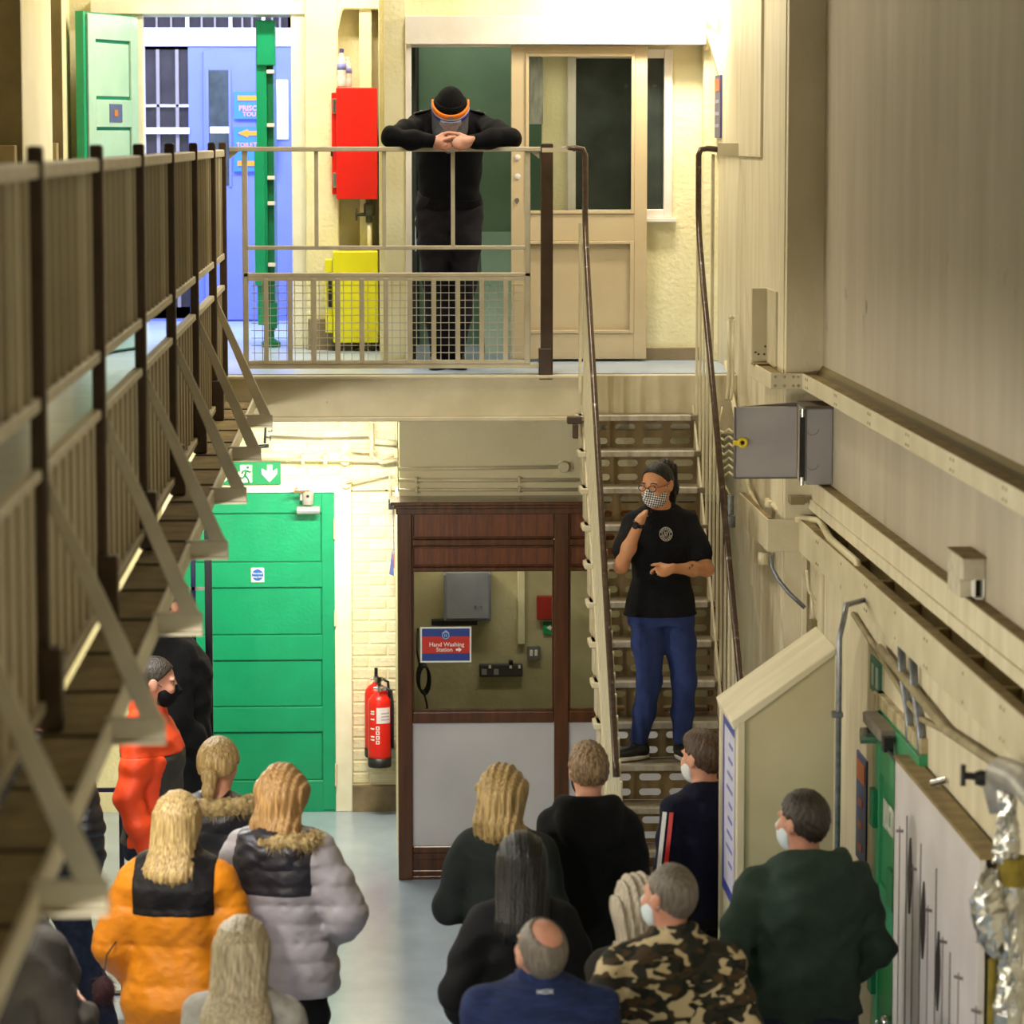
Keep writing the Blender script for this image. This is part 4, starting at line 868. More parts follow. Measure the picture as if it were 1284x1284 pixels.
B(2.13, 2.15, 14.25, 14.42, 1.10, 1.26).build('hatch', GREEND, d6, bevel=.004)
B(2.115, 2.16, 14.72, 14.82, 1.36, 1.52).build('hinge_lug', GREEND, d6, bevel=.004); B(2.115, 2.16, 14.72, 14.82, .64, .82).build('hinge_lug', GREEND, d6, bevel=.004)
MB().lathe((2.12, 14.3, .62), [(.035, -.02), (.04, 0), (.035, .02)], 14, 'x').tube([(2.13, 14.3, .62), (2.08, 14.3, .62), (2.07, 14.2, .66)], .012, 8).build('lock_handle', CHROME, d6, smooth=True)
text('lettering', 'INDUCTION', WHITEP, d6, (2.141, 14.42, 1.45), .17, (math.pi/2, math.radians(0), -math.pi/2), sx=.34)
ds = t = thing('door_sticker', 'red and white warning sticker on the right-hand green door', 'sign', (2.14, 14.1, .95))
B(2.140, 2.146, 14.0, 14.22, .99, 1.19).build('card', SW, t); B(2.138, 2.141, 14.02, 14.2, 1.05, 1.17).build('red_field', RED, t)
for k in range(2): B(2.137, 2.14, 14.04, 14.18, 1.08+.04*k, 1.092+.04*k).build('print', SW, t)
ds.location.y -= .5
dc = t = thing('door_closer', 'grey overhead closer above the green door on the right wall', 'door closer', (2.12, 14.6, 1.78))
MB().box(2.08, 2.15, 14.25, 14.75, 1.80, 1.85).build('body', mat('grey_brown_closer', '#7d746c', '#8c837a', rough=.4, metal=.3, scale=9), t, bevel=.006)
MB().cyl((2.06, 14.66, 1.76), (2.13, 14.66, 1.76), .035, 14).build('end_cap', CHROME, t)
MB().box(2.09, 2.13, 14.2, 14.26, 1.77, 1.83).tube([(2.11, 14.22, 1.78), (2.13, 13.95, 1.74), (2.15, 13.8, 1.75)], .010, 6).build('arm', BLACK, t); dc.location.y -= .45
d6.location.y -= .5
t = thing('strip_poster', 'tall narrow blue and orange poster left of the right-hand green door', 'poster', (2.17, 15.05, 1.08))
B(2.172, 2.181, 14.80, 15.10, 1.06, 1.54).build('sheet', mat('poster_slate_blue', '#4a5585', '#424c7a', rough=.5, scale=6), t)
B(2.169, 2.172, 14.83, 15.07, 1.42, 1.51).build('orange_block', mat('poster_rust', '#b8602c', rough=.5), t)
for z_ in (1.31, 1.21, 1.11): B(2.169, 2.172, 14.9, 15.02, z_, z_+.03).build('orange_mark', _mats['poster_rust'], t)
t = thing('small_exit_sign', 'small teal sign under the lower tray on the right wall', 'sign', (2.17, 14.6, 1.94))
B(2.172, 2.18, 14.42, 14.72, 1.88, 2.03).build('plate', mat('teal_sign', '#2f7d68', '#2a7260', rough=.4, scale=5), t)
for y0_, y1_ in ((14.6, 14.66), (14.48, 14.54)): B(2.169, 2.172, y0_, y1_, 1.91, 2.0).build('symbol', mat('pale_mark', '#b9cfc4', rough=.5), t)
for k, (yy, lb) in enumerate(((13.72, 'grey conduit left of a pair dropping behind the white board'), (13.42, 'grey conduit right of a pair dropping behind the white board'))):
    pipe('drop_conduit', [(2.15, yy, 2.24), (2.155, yy-.02, 2.1), (2.16, yy-.16, 1.95), (2.16, yy-.20, 1.78)], .017, GALV, lb, 'pipe', 'conduits above the white board')
pipe('wall_pipe', [(2.165, 15.2, 2.14), (2.165, 14.6, 2.09), (2.165, 13.6, 2.0), (2.165, 13.3, 1.985), (2.165, 12.7, 2.04)], .012, mat('dusty_pipe', '#a49672', '#8a7d5b', rough=.6, scale=8), 'thin dusty pipe under the lower tray on the right wall')
pipe('wall_pipe', [(2.15, 14.3, 2.12), (2.15, 12.6, 2.06), (2.15, 11.1, 2.15), (2.15, 9.0, 2.15)], .018, _mats['dusty_pipe'], 'thicker dusty pipe running to the foil-wrapped valve')
# white board with engraved columns
t = thing('white_board_casing', 'white casing with engraved black lines and lancet shapes below the right tray', 'casing', (2.1, 12.3, 0))
WBX = 2.085
WB = mat('off_white_board', '#d9d2d4', '#cbc4c6', rough=.45, scale=3)
B(WBX, WBX+.02, 11.5, 13.43, 0, 1.80).build('front_board', WB, t)
MB().box(WBX, 2.165, 11.5, 13.45, 1.80, 1.815).build('top', DUSTY, t)
B(WBX, 2.165, 13.41, 13.43, 0, 1.80).build('end_board', WB, t)
INK = mat('engraved_black', '#2a2226', rough=.6); INKG = mat('engraved_grey', '#6b5f62', rough=.6)
tops = [(13.60, 1.58), (13.42, 1.66), (13.26, 1.50), (13.08, 1.62), (12.90, 1.42), (12.72, 1.6), (12.56, 1.38), (12.40, 1.36), (12.22, 1.33), (12.04, .9), (11.86, 1.3), (11.70, .75), (11.5, .98)]
for k, (y, z) in enumerate(tops):
    y -= .33; z -= .02
    B(WBX-.003, WBX, y-.004, y+.004, 0, z).build('line', INK if k % 2 else INKG, t)
    if k in (0, 2, 4, 6, 8, 10): MB().prism([(y-.085, z-.012+.017), (y+.085, z-.012-.017), (y+.085, z-.024-.017), (y-.085, z-.024+.017)], 'x', WBX-.003, WBX).build('cross_line', INKG, t)
for y, z in ((13.33, 1.28), (13.0, 1.18), (12.65, 1.07)):
    pts = []; y -= .33; z += .14
    for a in range(9): u = a/8; pts.append((y-.045*math.sin(math.pi*min(u*.93, 1)), z-.15+.30*u))
    for a in range(8, -1, -1): u = a/8; pts.append((y+.045*math.sin(math.pi*min(u*.93+.07, 1)), z-.15+.30*u))
    MB().prism(pts, 'x', WBX-.005, WBX).build('lancet', INK, t)
setp(MB().cyl((2.12, 12.75, 1.83), (2.17, 12.72, 1.85), .012).cyl((2.14, 12.74, 1.815), (2.14, 12.74, 1.85), .008).build('small_tap', CHROME), 'tiny metal fitting lying on the dusty casing top', 'fitting')
# foil-lagged pipe with valve
FOIL = mat('crumpled_foil', '#dcdcda', '#aaa9a6', rough=.22, metal=.85, scale=14, bump=1.0, bscale=22)
t = thing('lagged_pipe', 'foil-wrapped pipe with dark valve handle at the near right', 'pipe', (2.09, 11, 0))
FX, FY = 2.075, 10.9
def crumple(path, r, n, amp, seed, m, nm):
    mb = MB().tube(path, r, n); rr = np.random.default_rng(seed); V = np.array(mb.v); V += rr.normal(0, amp, V.shape)
    return link_mesh(nm, V, mb.f, m, t)
zs = np.linspace(0, 1.86, 60)
crumple([(FX+.004*math.sin(z*9), FY, z) for z in zs], [.048+.007*math.sin(z*23) for z in zs], 18, .0055, 3, FOIL, 'foil_wrap')
zs = np.linspace(1.62, 1.90, 14)
crumple([(FX-.045-.03*math.sin((z-1.62)*9), FY-.02, z) for z in zs], [.012]+[.022+.040*math.sin(math.pi*(i+.7)/13.2) for i in range(12)]+[.02], 14, .007, 4, FOIL, 'foil_flap')
zs = np.linspace(1.92, 2.16, 12)
crumple([(FX-.012, FY, z) for z in zs], [.046-.002*i for i in range(12)], 16, .005, 6, FOIL, 'foil_collar')
MB().tube([(FX+.01, FY-.01, 1.85), (FX+.01, FY-.01, 1.94)], [.058, .054], 16).build('lagging_band', mat('mustard_lagging', '#8a7a28', '#6f6120', rough=.9, scale=18, bump=.6), t)
MB().tube([(FX-.056, FY, .0), (FX-.058, FY, .8), (FX-.054, FY, 1.60)], .014, 8).build('lagging_seam', _mats['mustard_lagging'], t)
MB().tube([(FX-.03, FY+.03, 2.08), (FX-.04, FY+.06, 2.17), (FX-.03, FY+.02, 2.215), (FX+.01, FY-.15, 2.22), (FX+.02, FY-.6, 2.2)], [.036, .048, .052, .054, .054], 16).build('elbow', mat('dull_aluminium_lagging', '#a9a6a0', '#8f8c86', rough=.45, metal=.3, scale=12), t, smooth=True)
MB().cyl((FX-.06, FY+.05, 2.19), (FX-.15, FY+.05, 2.20), .012).cyl((FX-.15, FY+.05, 2.165), (FX-.15, FY+.05, 2.235), .009).lathe((FX-.09, FY+.05, 2.19), [(.022, -.02), (.028, .0), (.022, .02)], 10, 'x').build('valve_handle', BLACK, t)
# ---- dark frame of a gate at the left, behind the group
t = thing('gate_frame', 'dark navy steel frame standing in front of the lower green door', 'gate', (-.93, 18.9, 0))
NAVY = mat('navy_black_steel', '#191726', '#201d30', rough=.35, scale=8)
g = lambda x: A(x, 800, 18.9)[0]
B(g(257.5), g(266.5), 18.88, 18.92, 0, 2.36).build('post', NAVY, t, bevel=.003)
B(g(240), g(246), 18.89, 18.91, 0, 2.36).build('post', mat('navy_blue_steel', '#26306a', rough=.35), t, bevel=.003)
B(g(225), g(258), 18.89, 18.91, A(250, 740, 18.9)[1], A(250, 736, 18.9)[1]).build('cross_bar', SILV, t)
B(g(200), g(266), 18.89, 18.91, 2.33, 2.36).build('top_bar', NAVY, t)
t = thing('barrier_frame', 'thin dark barrier upright with flat foot at the left', 'barrier', (-1.15, 16.9, 0))
g0 = A(152, 1000, 16.9)[0]
B(g0-.012, g0+.012, 16.89, 16.91, 0, 1.05).build('upright', NAVY, t); B(g0-.05, g0+.02, 16.87, 16.93, 0, .012).build('foot', NAVY, t); B(g0-.5, g0, 16.89, 16.91, 1.03, 1.05).build('top_bar', NAVY, t)
# ================================================================== FIGURES: smooth bodies and clothes grown from blended distance fields
class Field:
    def __init__(s, lo, hi, h):
        s.h = h; s.lo = np.array(lo, float)-3*h
        n = np.ceil((np.array(hi, float)+3*h-s.lo)/h).astype(int)+1
        s.n = n; s.F = np.full(tuple(n), .2, np.float32)
        s.ax = [(s.lo[i]+h*np.arange(n[i])).astype(np.float32) for i in range(3)]
    def block(s, lo, hi):
        a = np.clip(np.floor((np.array(lo)-s.lo)/s.h).astype(int), 0, s.n); b = np.clip(np.ceil((np.array(hi)-s.lo)/s.h).astype(int)+1, 0, s.n)
        return a, b
    def xyz(s, a, b):
        return s.ax[0][a[0]:b[0]][:, None, None], s.ax[1][a[1]:b[1]][None, :, None], s.ax[2][a[2]:b[2]][None, None, :]
    def add(s, fn, lo, hi, k=.01, op='u'):
        p = k+2*s.h; a, b = s.block(np.array(lo)-p, np.array(hi)+p)
        if (b <= a).any(): return s
        d = fn(*s.xyz(a, b)); sl = tuple(slice(a[i], b[i]) for i in range(3)); f = s.F[sl]
        if op == 'u':
            if k > 0: q = np.maximum(k-np.abs(f-d), 0)/k; s.F[sl] = np.minimum(f, d)-q*q*k*.25
            else: s.F[sl] = np.minimum(f, d)
        elif op == 's': s.F[sl] = np.maximum(f, -d)
        return s
    def cap(s, a, b, ra, rb, k=.01):
        a = np.array(a, float); b = np.array(b, float); ab = b-a; L2 = max(float(ab@ab), 1e-9); r = max(ra, rb)
        def fn(x, y, z):
            t = np.clip(((x-a[0])*ab[0]+(y-a[1])*ab[1]+(z-a[2])*ab[2])/L2, 0, 1)
            return np.sqrt((x-a[0]-t*ab[0])**2+(y-a[1]-t*ab[1])**2+(z-a[2]-t*ab[2])**2)-(ra+(rb-ra)*t)
        return s.add(fn, np.minimum(a, b)-r, np.maximum(a, b)+r, k)
    def chain(s, P, R, k=.01):
        for i in range(len(P)-1): s.cap(P[i], P[i+1], R[i], R[i+1], k)
        return s
    def ell(s, c, r, R=None, k=.01, op='u'):
        c = np.array(c, float); r = np.array(r, float); R = np.eye(3) if R is None else np.array(R)   # rows: axes
        ext = np.sqrt(((R.T*r)**2).sum(1))
        def fn(x, y, z):
            x, y, z = x-c[0], y-c[1], z-c[2]
            u = (R[0][0]*x+R[0][1]*y+R[0][2]*z)/r[0]; v = (R[1][0]*x+R[1][1]*y+R[1][2]*z)/r[1]; w_ = (R[2][0]*x+R[2][1]*y+R[2][2]*z)/r[2]
            k0 = np.sqrt(u*u+v*v+w_*w_)+1e-6; k1 = np.sqrt((u/r[0])**2+(v/r[1])**2+(w_/r[2])**2)+1e-6
            return k0*(k0-1)/k1
        return s.add(fn, c-ext, c+ext, k, op)
    def loft(s, o, R, st, k=.02, ex=2.4, op='u'):
        # stations (z, half width, half depth, y offset, x offset) in the frame R (rows) with origin o
        st = np.array([tuple(q)+(0,)*(5-len(q)) for q in st], float); o = np.array(o, float); R = np.array(R)
        pts = []
        for q in st:
            for sx in (-1, 1):
                for sy in (-1, 1): pts.append(o+R.T@np.array([q[4]+sx*q[1], q[3]+sy*q[2], q[0]]))
        pts = np.array(pts)
        def fn(x, y, z):
            x, y, z = x-o[0], y-o[1], z-o[2]
            u = R[0][0]*x+R[0][1]*y+R[0][2]*z; v = R[1][0]*x+R[1][1]*y+R[1][2]*z; t = R[2][0]*x+R[2][1]*y+R[2][2]*z
            W_ = np.interp(t, st[:, 0], st[:, 1]); D = np.interp(t, st[:, 0], st[:, 2]); O = np.interp(t, st[:, 0], st[:, 3]); X_ = np.interp(t, st[:, 0], st[:, 4])
            q = (np.abs((u-X_)/W_)**ex+np.abs((v-O)/D)**ex)**(1/ex)
            d = (q-1)*np.minimum(W_, D)
            return np.maximum(np.maximum(d, st[0, 0]-t), t-st[-1, 0]).astype(np.float32)
        return s.add(fn, pts.min(0), pts.max(0), k, op)
    def half(s, n, d):           # keep n.p < d
        x, y, z = s.xyz((0, 0, 0), s.n); s.F = np.maximum(s.F, (n[0]*x+n[1]*y+n[2]*z-d).astype(np.float32)); return s
    def disp(s, fn):
        x, y, z = s.xyz((0, 0, 0), s.n); s.F = s.F+fn(x, y, z).astype(np.float32); return s
    def copy(s):
        c = Field.__new__(Field); c.h, c.lo, c.n, c.ax = s.h, s.lo, s.n, s.ax; c.F = s.F.copy(); return c
    def mesh(s):
        F = s.F.copy(); F[0] = F[-1] = .1; F[:, 0] = F[:, -1] = .1; F[:, :, 0] = F[:, :, -1] = .1
        F[F == 0] = 1e-6
        S_ = F < 0
        c = [S_[i:S_.shape[0]-1+i, j:S_.shape[1]-1+j, k:S_.shape[2]-1+k] for i in (0, 1) for j in (0, 1) for k in (0, 1)]
        anyc = c[0].copy(); allc = c[0].copy()
        for q in c[1:]: anyc |= q; allc &= q
        act = anyc & ~allc; I = np.argwhere(act); idx = np.full(act.shape, -1, np.int64); idx[act] = np.arange(len(I))
        off = np.array([(i, j, k) for i in (0, 1) for j in (0, 1) for k in (0, 1)])
        val = np.stack([F[I[:, 0]+o[0], I[:, 1]+o[1], I[:, 2]+o[2]] for o in off], 1)
        acc = np.zeros((len(I), 3)); cnt = np.zeros(len(I))
        for a in range(8):
            for b in range(a+1, 8):
                if np.abs(off[a]-off[b]).sum() != 1: continue
                fa, fb = val[:, a], val[:, b]; m = (fa < 0) != (fb < 0); t = np.where(m, fa/np.where(m, fa-fb, 1), 0)
                acc += np.where(m[:, None], off[a]+(off[b]-off[a])*t[:, None], 0); cnt += m
        V = s.lo+s.h*(I+acc/cnt[:, None])
        Q = []
        for ax_ in range(3):
            sl0 = [slice(None)]*3; sl1 = [slice(None)]*3; sl0[ax_] = slice(0, -1); sl1[ax_] = slice(1, None)
            a = S_[tuple(sl0)]; b = S_[tuple(sl1)]; E = np.argwhere(a != b); ins = a[a != b]
            u, v = (ax_+1) % 3, (ax_+2) % 3
            ok = (E[:, u] > 0) & (E[:, v] > 0) & (E[:, u] < idx.shape[u]) & (E[:, v] < idx.shape[v]); E = E[ok]; ins = ins[ok]
            def g(du, dv):
                e = E.copy(); e[:, u] += du; e[:, v] += dv; return idx[e[:, 0], e[:, 1], e[:, 2]]
            q = np.stack([g(-1, -1), g(0, -1), g(0, 0), g(-1, 0)], 1)
            q[~ins] = q[~ins][:, ::-1]; Q.append(q)
        Q = np.concatenate(Q); Q = Q[(Q >= 0).all(1)]
        return V, Q
    def build(s, name, m, parent, **k):
        V, Q = s.mesh(); lo = V.min(0); hi = V.max(0); org = Vector(((lo[0]+hi[0])/2, (lo[1]+hi[1])/2, lo[2]))
        me = bpy.data.meshes.new(name); nv, nq = len(V), len(Q)
        me.vertices.add(nv); me.vertices.foreach_set('co', (V-np.array(org)).astype(np.float32).ravel())
        me.loops.add(nq*4); me.loops.foreach_set('vertex_index', Q.astype(np.int32).ravel())
        me.polygons.add(nq); me.polygons.foreach_set('loop_start', np.arange(0, nq*4, 4, dtype=np.int32))
        me.polygons.foreach_set('use_smooth', np.ones(nq, bool)); me.materials.append(m); me.update(calc_edges=True)
        o = bpy.data.objects.new(name, me); COL.objects.link(o); o.parent = parent; o.location = org-BASE[parent.name]; BASE[o.name] = org
        sm = o.modifiers.new('smooth', 'SMOOTH'); sm.factor = .5; sm.iterations = 2
        return setp(o, **k)
def rot(ax_, deg): return np.array(Matrix.Rotation(math.radians(deg), 3, ax_))
def nz3(v): v = np.array(v, float); return v/np.linalg.norm(v)
def wob(f, a, sd):
    r = np.random.default_rng(abs(int(sd))); p = r.uniform(0, 6.28, 9); q = r.uniform(.7, 1.3, 9)
    return lambda x, y, z: a*(np.sin(f*q[0]*x+p[0]+1.7*np.sin(f*.6*z+p[1]))*np.sin(f*q[2]*z*.8+p[2]+1.3*np.sin(f*.5*y+p[3]))+.6*np.sin(f*1.9*q[4]*z+p[4]+2*np.sin(f*.8*x+p[5]))*np.sin(f*1.3*y+p[6]))

SKIN = mat('skin_fair', '#d9a184', '#cf9173', rough=.5, scale=14, bump=.08, bscale=80)
SKINR = mat('skin_ruddy', '#c4917a', '#b67c66', rough=.5, scale=12, bump=.08, bscale=80)
SKINT = mat('skin_warm', '#c98f66', '#bf8058', rough=.48, scale=14, bump=.06, bscale=80)
def cloth(name, c1, c2=None, rough=.85, b=.25, bs=70, **k): return mat(name, c1, c2 or c1, rough=rough, scale=k.pop('scale', 9), bump=b, bscale=bs, sheen=0, spec=.2, **k)
def hairm(name, c1, c2, c3=None): return mat(name, c1, c2, rough=.42, scale=26, stretch=(5, 5, .3), bump=.6, bscale=34, detail=3, lo=.3, hi=.72, spec=.4)
HAIRS = dict(blonde=hairm('blonde_hair', '#745832', '#c9ac74'), ash=hairm('ash_blonde_hair', '#6f6049', '#b8a98a'), honey=hairm('honey_blonde_hair', '#7d5530', '#c99f66'),
             brown=hairm('brown_hair', '#3a2a1e', '#5e4633'), black=hairm('black_hair', '#080708', '#171314'), grey=hairm('grey_blonde_hair', '#857a68', '#c9beac'),
             dark=hairm('dark_cropped_hair', '#221c18', '#3c332b'), greyd=hairm('greying_cropped_hair', '#4b433c', '#7d7368'), mid=hairm('mid_brown_streaked_hair', '#4a3524', '#a58a64'))
DENIM = cloth('dark_blue_denim', '#1c2233', '#262d42', bs=200, scale=30); BLKT = cloth('black_trousers', '#121214', '#19191c')
SHOEB = mat('black_shoe', '#141416', '#1e1e20', rough=.5, scale=12); SOLE = mat('white_sole', '#d8d4cc', rough=.5); SHOEG = mat('grey_suede_shoe', '#8f877f', '#7c746c', rough=.8, scale=20)
MASKB = cloth('black_face_mask', '#0e0e10'); 

class Fig:
    """One figure: frames and joints in metres, facing +y before the yaw."""
    def __init__(s, label, loc, yaw, ht, build=1.0, depth=1.0, lean=0, side=0, turn=0, nod=0, tilt=0, fem=False, arms=None, legs=None, skin=SKIN, h=.009, group=None, hscale=1.0, shl=1.0, hoff=(0, 0, 0)):
        s.root = thing('person', label, 'person', loc, group)
        s.k = ht/1.75; k = s.k; s.loc = np.array(loc, float); s.Ry = rot('Z', yaw); s.b = build; s.d = depth; s.fem = fem; s.h = h; s.skin = skin; s.shl = shl
        s.piv = np.array([0, 0, .93*k]); s.Rl = rot('X', -lean)@rot('Y', side)     # lean > 0 tips forward
        s.T = lambda p: s.loc+s.Ry@(s.piv+s.Rl@(np.array(p, float)-s.piv))           # torso-bound point
        s.G = lambda p: s.loc+s.Ry@np.array(p, float)                                # ground-bound point
        s.FT = (s.Ry@s.Rl).T; s.oT = s.T((0, 0, 0))                                   # torso frame (rows), origin
        s.FG = s.Ry.T
        npv = np.array([0, -.012, 1.505])*k
        s.Rh = s.Rl@rot('Z', turn)@rot('X', -nod)@rot('Y', tilt)
        s.hc = s.T(npv)+s.Ry@(s.Rh@(np.array([0, .022, .118])*k)); s.FH = (s.Ry@s.Rh).T; s.hs = k**.6*hscale; s.hc = s.hc+np.array(hoff)
        s.npv = s.T(npv)+np.array(hoff)*.6
        sw = (.148 if fem else .170)*k*(.6+.4*build)*shl
        s.sh = {q: np.array([sg*sw, -.012*k, 1.388*k]) for q, sg in (('L', -1), ('R', 1))}
        s.arm = {}
        for q, sg in (('L', -1), ('R', 1)):
            a = (arms or {}).get(q)
            if a is None: a = [(sg*(sw/k+.052), -.045, 1.10), (sg*(sw/k-.0), .12, .93)]
            s.arm[q] = [s.T(s.sh[q])]+[s.T(np.array(p)*k) for p in a[:2]]
            s.arm[q+'o'] = a
        s.leg = {}
        for q, sg in (('L', -1), ('R', 1)):
            l = (legs or {}).get(q)
            if l is None: l = [(sg*.10, .015, .49), (sg*.105, -.015, .085), (0, 1, 0)]
            s.leg[q] = [s.T((sg*.088*k, 0, .90*k)), s.G(np.array(l[0])*k), s.G(np.array(l[1])*k)]; s.leg[q+'d'] = s.Ry@nz3(l[2]) if len(l) > 2 else s.Ry@np.array([0, 1, 0])
    def Hp(s, p): return s.hc+s.FH.T@(np.array(p, float)*s.hs)
    def field(s, h=None, pad=.12, zmin=None, zmax=None):
        P = np.array([s.hc]+[p for q in 'LR' for p in s.arm[q]]+[p for q in 'LR' for p in s.leg[q]]+[s.loc])
        lo = P.min(0)-.2-pad*0; hi = P.max(0)+.24
        lo[2] = s.loc[2]-.01 if zmin is None else zmin; hi[2] = s.hc[2]+.2 if zmax is None else zmax
        return Field(lo, hi, h or s.h)
    def torso_st(s, e, hem, top=1.47):
        k, b, d = s.k, s.b, s.d
        if s.fem: base = [(.78, .165, .105, -.01), (.88, .172, .115, -.015), (.98, .158, .105, -.005), (1.07, .132, .092, .0), (1.18, .142, .105, .01), (1.27, .152, .122, .022), (1.37, .160, .10, -.008), (1.43, .125, .075, -.02), (1.475, .07, .058, -.022), (1.50, .05, .05, -.02)]
        else: base = [(.78, .160, .105, -.005), (.88, .165, .115, -.01), (.98, .158, .108, 0), (1.07, .152, .105, .004), (1.18, .162, .112, .004), (1.28, .176, .12, .004), (1.37, .182, .108, -.01), (1.43, .145, .08, -.02), (1.475, .08, .06, -.022), (1.50, .055, .052, -.02)]
        Z = np.array([q[0] for q in base]); st = []
        zs = sorted(set([hem, top]+[q[0] for q in base if hem < q[0] < top]))
        for z in zs:
            w_ = np.interp(z, Z, [q[1] for q in base]); dd = np.interp(z, Z, [q[2] for q in base]); o = np.interp(z, Z, [q[3] for q in base])
            bb = b if z < 1.40 else (1+b)/2
            st.append((z*k, w_*k*bb*(s.shl if z > 1.25 else 1)+e, dd*k*d*(bb**.5)+e, o*k))
        return st
    def body(s, hands=None, face=True):
        f = s.field(); k = s.k
        f.loft(s.oT, s.FT, s.torso_st(0, .80, 1.50), k=.03)
        for q in 'LR':
            sh, el, wr = s.arm[q]
            f.chain([sh, sh*.55+el*.45, el, el*.6+wr*.4, wr], [.052*k*s.b**.5, .047*k*s.b**.5, .038*k, .038*k*s.b**.4, .026*k], .03)
            hp, kn, an = s.leg[q]; d = s.leg[q+'d']
            f.chain([hp, hp*.5+kn*.5, kn, kn*.65+an*.35, an], [.085*k, .076*k, .055*k, .054*k, .034*k], .03)
            f.chain([an-np.array([0, 0, .03*k]), an-np.array([0, 0, .045*k])+d*.13*k], [.036*k, .024*k], .02)
        f.chain([s.T((0, -.028*k, 1.44*k)), s.npv*.45+s.hc*.55], [.058*k*s.b**.3, .054*k], .035)
        H = s.Hp; F_ = s.FH; q = s.hs
        f.ell(H((0, -.008, .018)), np.array([.076, .096, .100])*q, F_, .02)
        f.ell(H((0, .022, -.040)), np.array([.060, .070, .075])*q, F_, .03)
        f.ell(H((0, .058, -.088)), np.array([.030, .026, .022])*q, F_, .03)
        f.cap(H((0, .090, .005)), H((0, .108, -.030)), .009*q, .013*q, .014)
        for sg in (-1, 1):
            f.ell(H((sg*.078, -.008, -.008)), np.array([.010, .020, .032])*q, F_@rot('X', 8), .008)
            f.ell(H((sg*.083, -.014, .002)), np.array([.006, .022, .028])*q, F_, .006)
            f.ell(H((sg*.034, .080, .024)), np.array([.026, .012, .008])*q, F_, .012)
            if face: f.ell(H((sg*.032, .094, .006)), np.array([.016, .010, .010])*q, F_, op='s', k=.0)
            f.ell(H((sg*.036, .068, -.028)), np.array([.026, .024, .024])*q, F_, .02)
        if face:
            f.ell(H((0, .088, -.052)), np.array([.024, .010, .006])*q, F_, .006); f.ell(H((0, .086, -.064)), np.array([.021, .010, .007])*q, F_, .006)
        for hd in (hands or []): s.hand(f, **hd)
        s.bodyf = f
        return f.build('body', s.skin, s.root)
    def hand(s, f, wrist, axis, normal, thumb, curl=(20, 30, 25), spread=1.0, scale=1.0, tcurl=20, curls=None, ks=.004, fr=1.0):
        a = nz3(axis); n = np.array(normal, float); n = nz3(n-a*(n@a)); c = np.cross(a, n); c = c*np.sign(c@np.array(thumb, float)+1e-9)
        q = s.k*scale; w_ = np.array(wrist, float)
        f.ell(w_+a*.050*q, np.array([.040, .052, .0155])*q, np.array([c, a, n]), .014)
        f.chain([w_-a*.01*q, w_+a*.03*q], [.025*q, .024*q], .014)
        bl = (.088, .094, .090, .080); bo = (.030, .010, -.010, -.029); ln = (.070, .078, .073, .056)
        for j in range(4):
            cu = (curls or [curl]*4)[j]; p = w_+a*bl[j]*q+c*bo[j]*q*spread-n*.001; d = nz3(a+c*bo[j]*1.2*(spread-.6)); r = [.0092*fr, .0086*fr, .0080*fr, .0068*fr]; P_ = [p-a*.012*q, p]; R_ = [.0095*q*fr, r[0]*q]
            for i, fr in enumerate((.45, .31, .24)):
                an = math.radians(cu[i]); d2 = d*math.cos(an)+n*math.sin(an); n2 = n*math.cos(an)-d*math.sin(an)
                # rotate the frame with the bend
                p = p+d2*ln[j]*fr*q; P_.append(p); R_.append(r[i+1]*q); d = d2; n = n2
            f.chain(P_, R_, ks); n = np.array(normal, float); n = nz3(n-a*(n@a))
        p = w_+a*.022*q+c*.026*q; d = nz3(a*.62+c*.72+n*.30); t1 = p+d*.036*q; tc = math.radians(tcurl); d2 = nz3(d*math.cos(tc)+(a*.7-c*.5+n*.3)*math.sin(tc)); t2 = t1+d2*.030*q; t3 = t2+d2*.022*q
        f.chain([p, t1, t2, t3], [.0135*q, .0108*q, .0095*q, .0075*q], .006)
    def mask(s, m, name='face_mask', k=.0):
        q = s.hs; lo = s.hc-.14; hi = s.hc+.14; f = Field(lo, hi, .005)
        f.ell(s.Hp((0, .030, -.050)), np.array([.071, .078, .075])*q, s.FH, .01); f.cap(s.Hp((0, .098, -.005)), s.Hp((0, .116, -.035)), .010*q, .016*q, .02)
        n = s.FH[1]; f.half(-n, -(n@s.Hp((0, .012, 0)))); u = nz3(s.FH[2]-.12*s.FH[1]); f.half(u, u@s.Hp((0, .09, -.002))); f.half(-s.FH[2], -(s.FH[2]@s.Hp((0, 0, -.112))))
        f.build(name, m, s.root)
        mb = MB()
        for sg in (-1, 1): mb.tube([tuple(s.Hp((sg*.058, .045, -.02))), tuple(s.Hp((sg*.078, .015, .0))), tuple(s.Hp((sg*.086, -.022, .018))), tuple(s.Hp((sg*.084, -.026, -.02)))], .0018, 5)
        mb.build('ear_loop', m, s.root)
    def trousers(s, m, e=.014, top=1.0, flare=1.0, name='trousers', hem=.07, disp=.004):
        k = s.k; f = s.field(zmax=s.loc[2]+1.15*k)
        f.loft(s.oT, s.FT, s.torso_st(e, .80, top), k=.03)
        for q in 'LR':
            hp, kn, an = s.leg[q]; b = s.b**.6
            f.chain([hp, hp*.5+kn*.5, kn, kn*.5+an*.5, an+np.array([0, 0, (hem-.085)*k])], [.088*k*b+e, .078*k*b+e, .058*k*b+e, .053*k*b+e*flare, .042*k+e*flare], .03)
        if disp: f.disp(wob(34, disp, int(k*1000)))
        f.build(name, m, s.root)
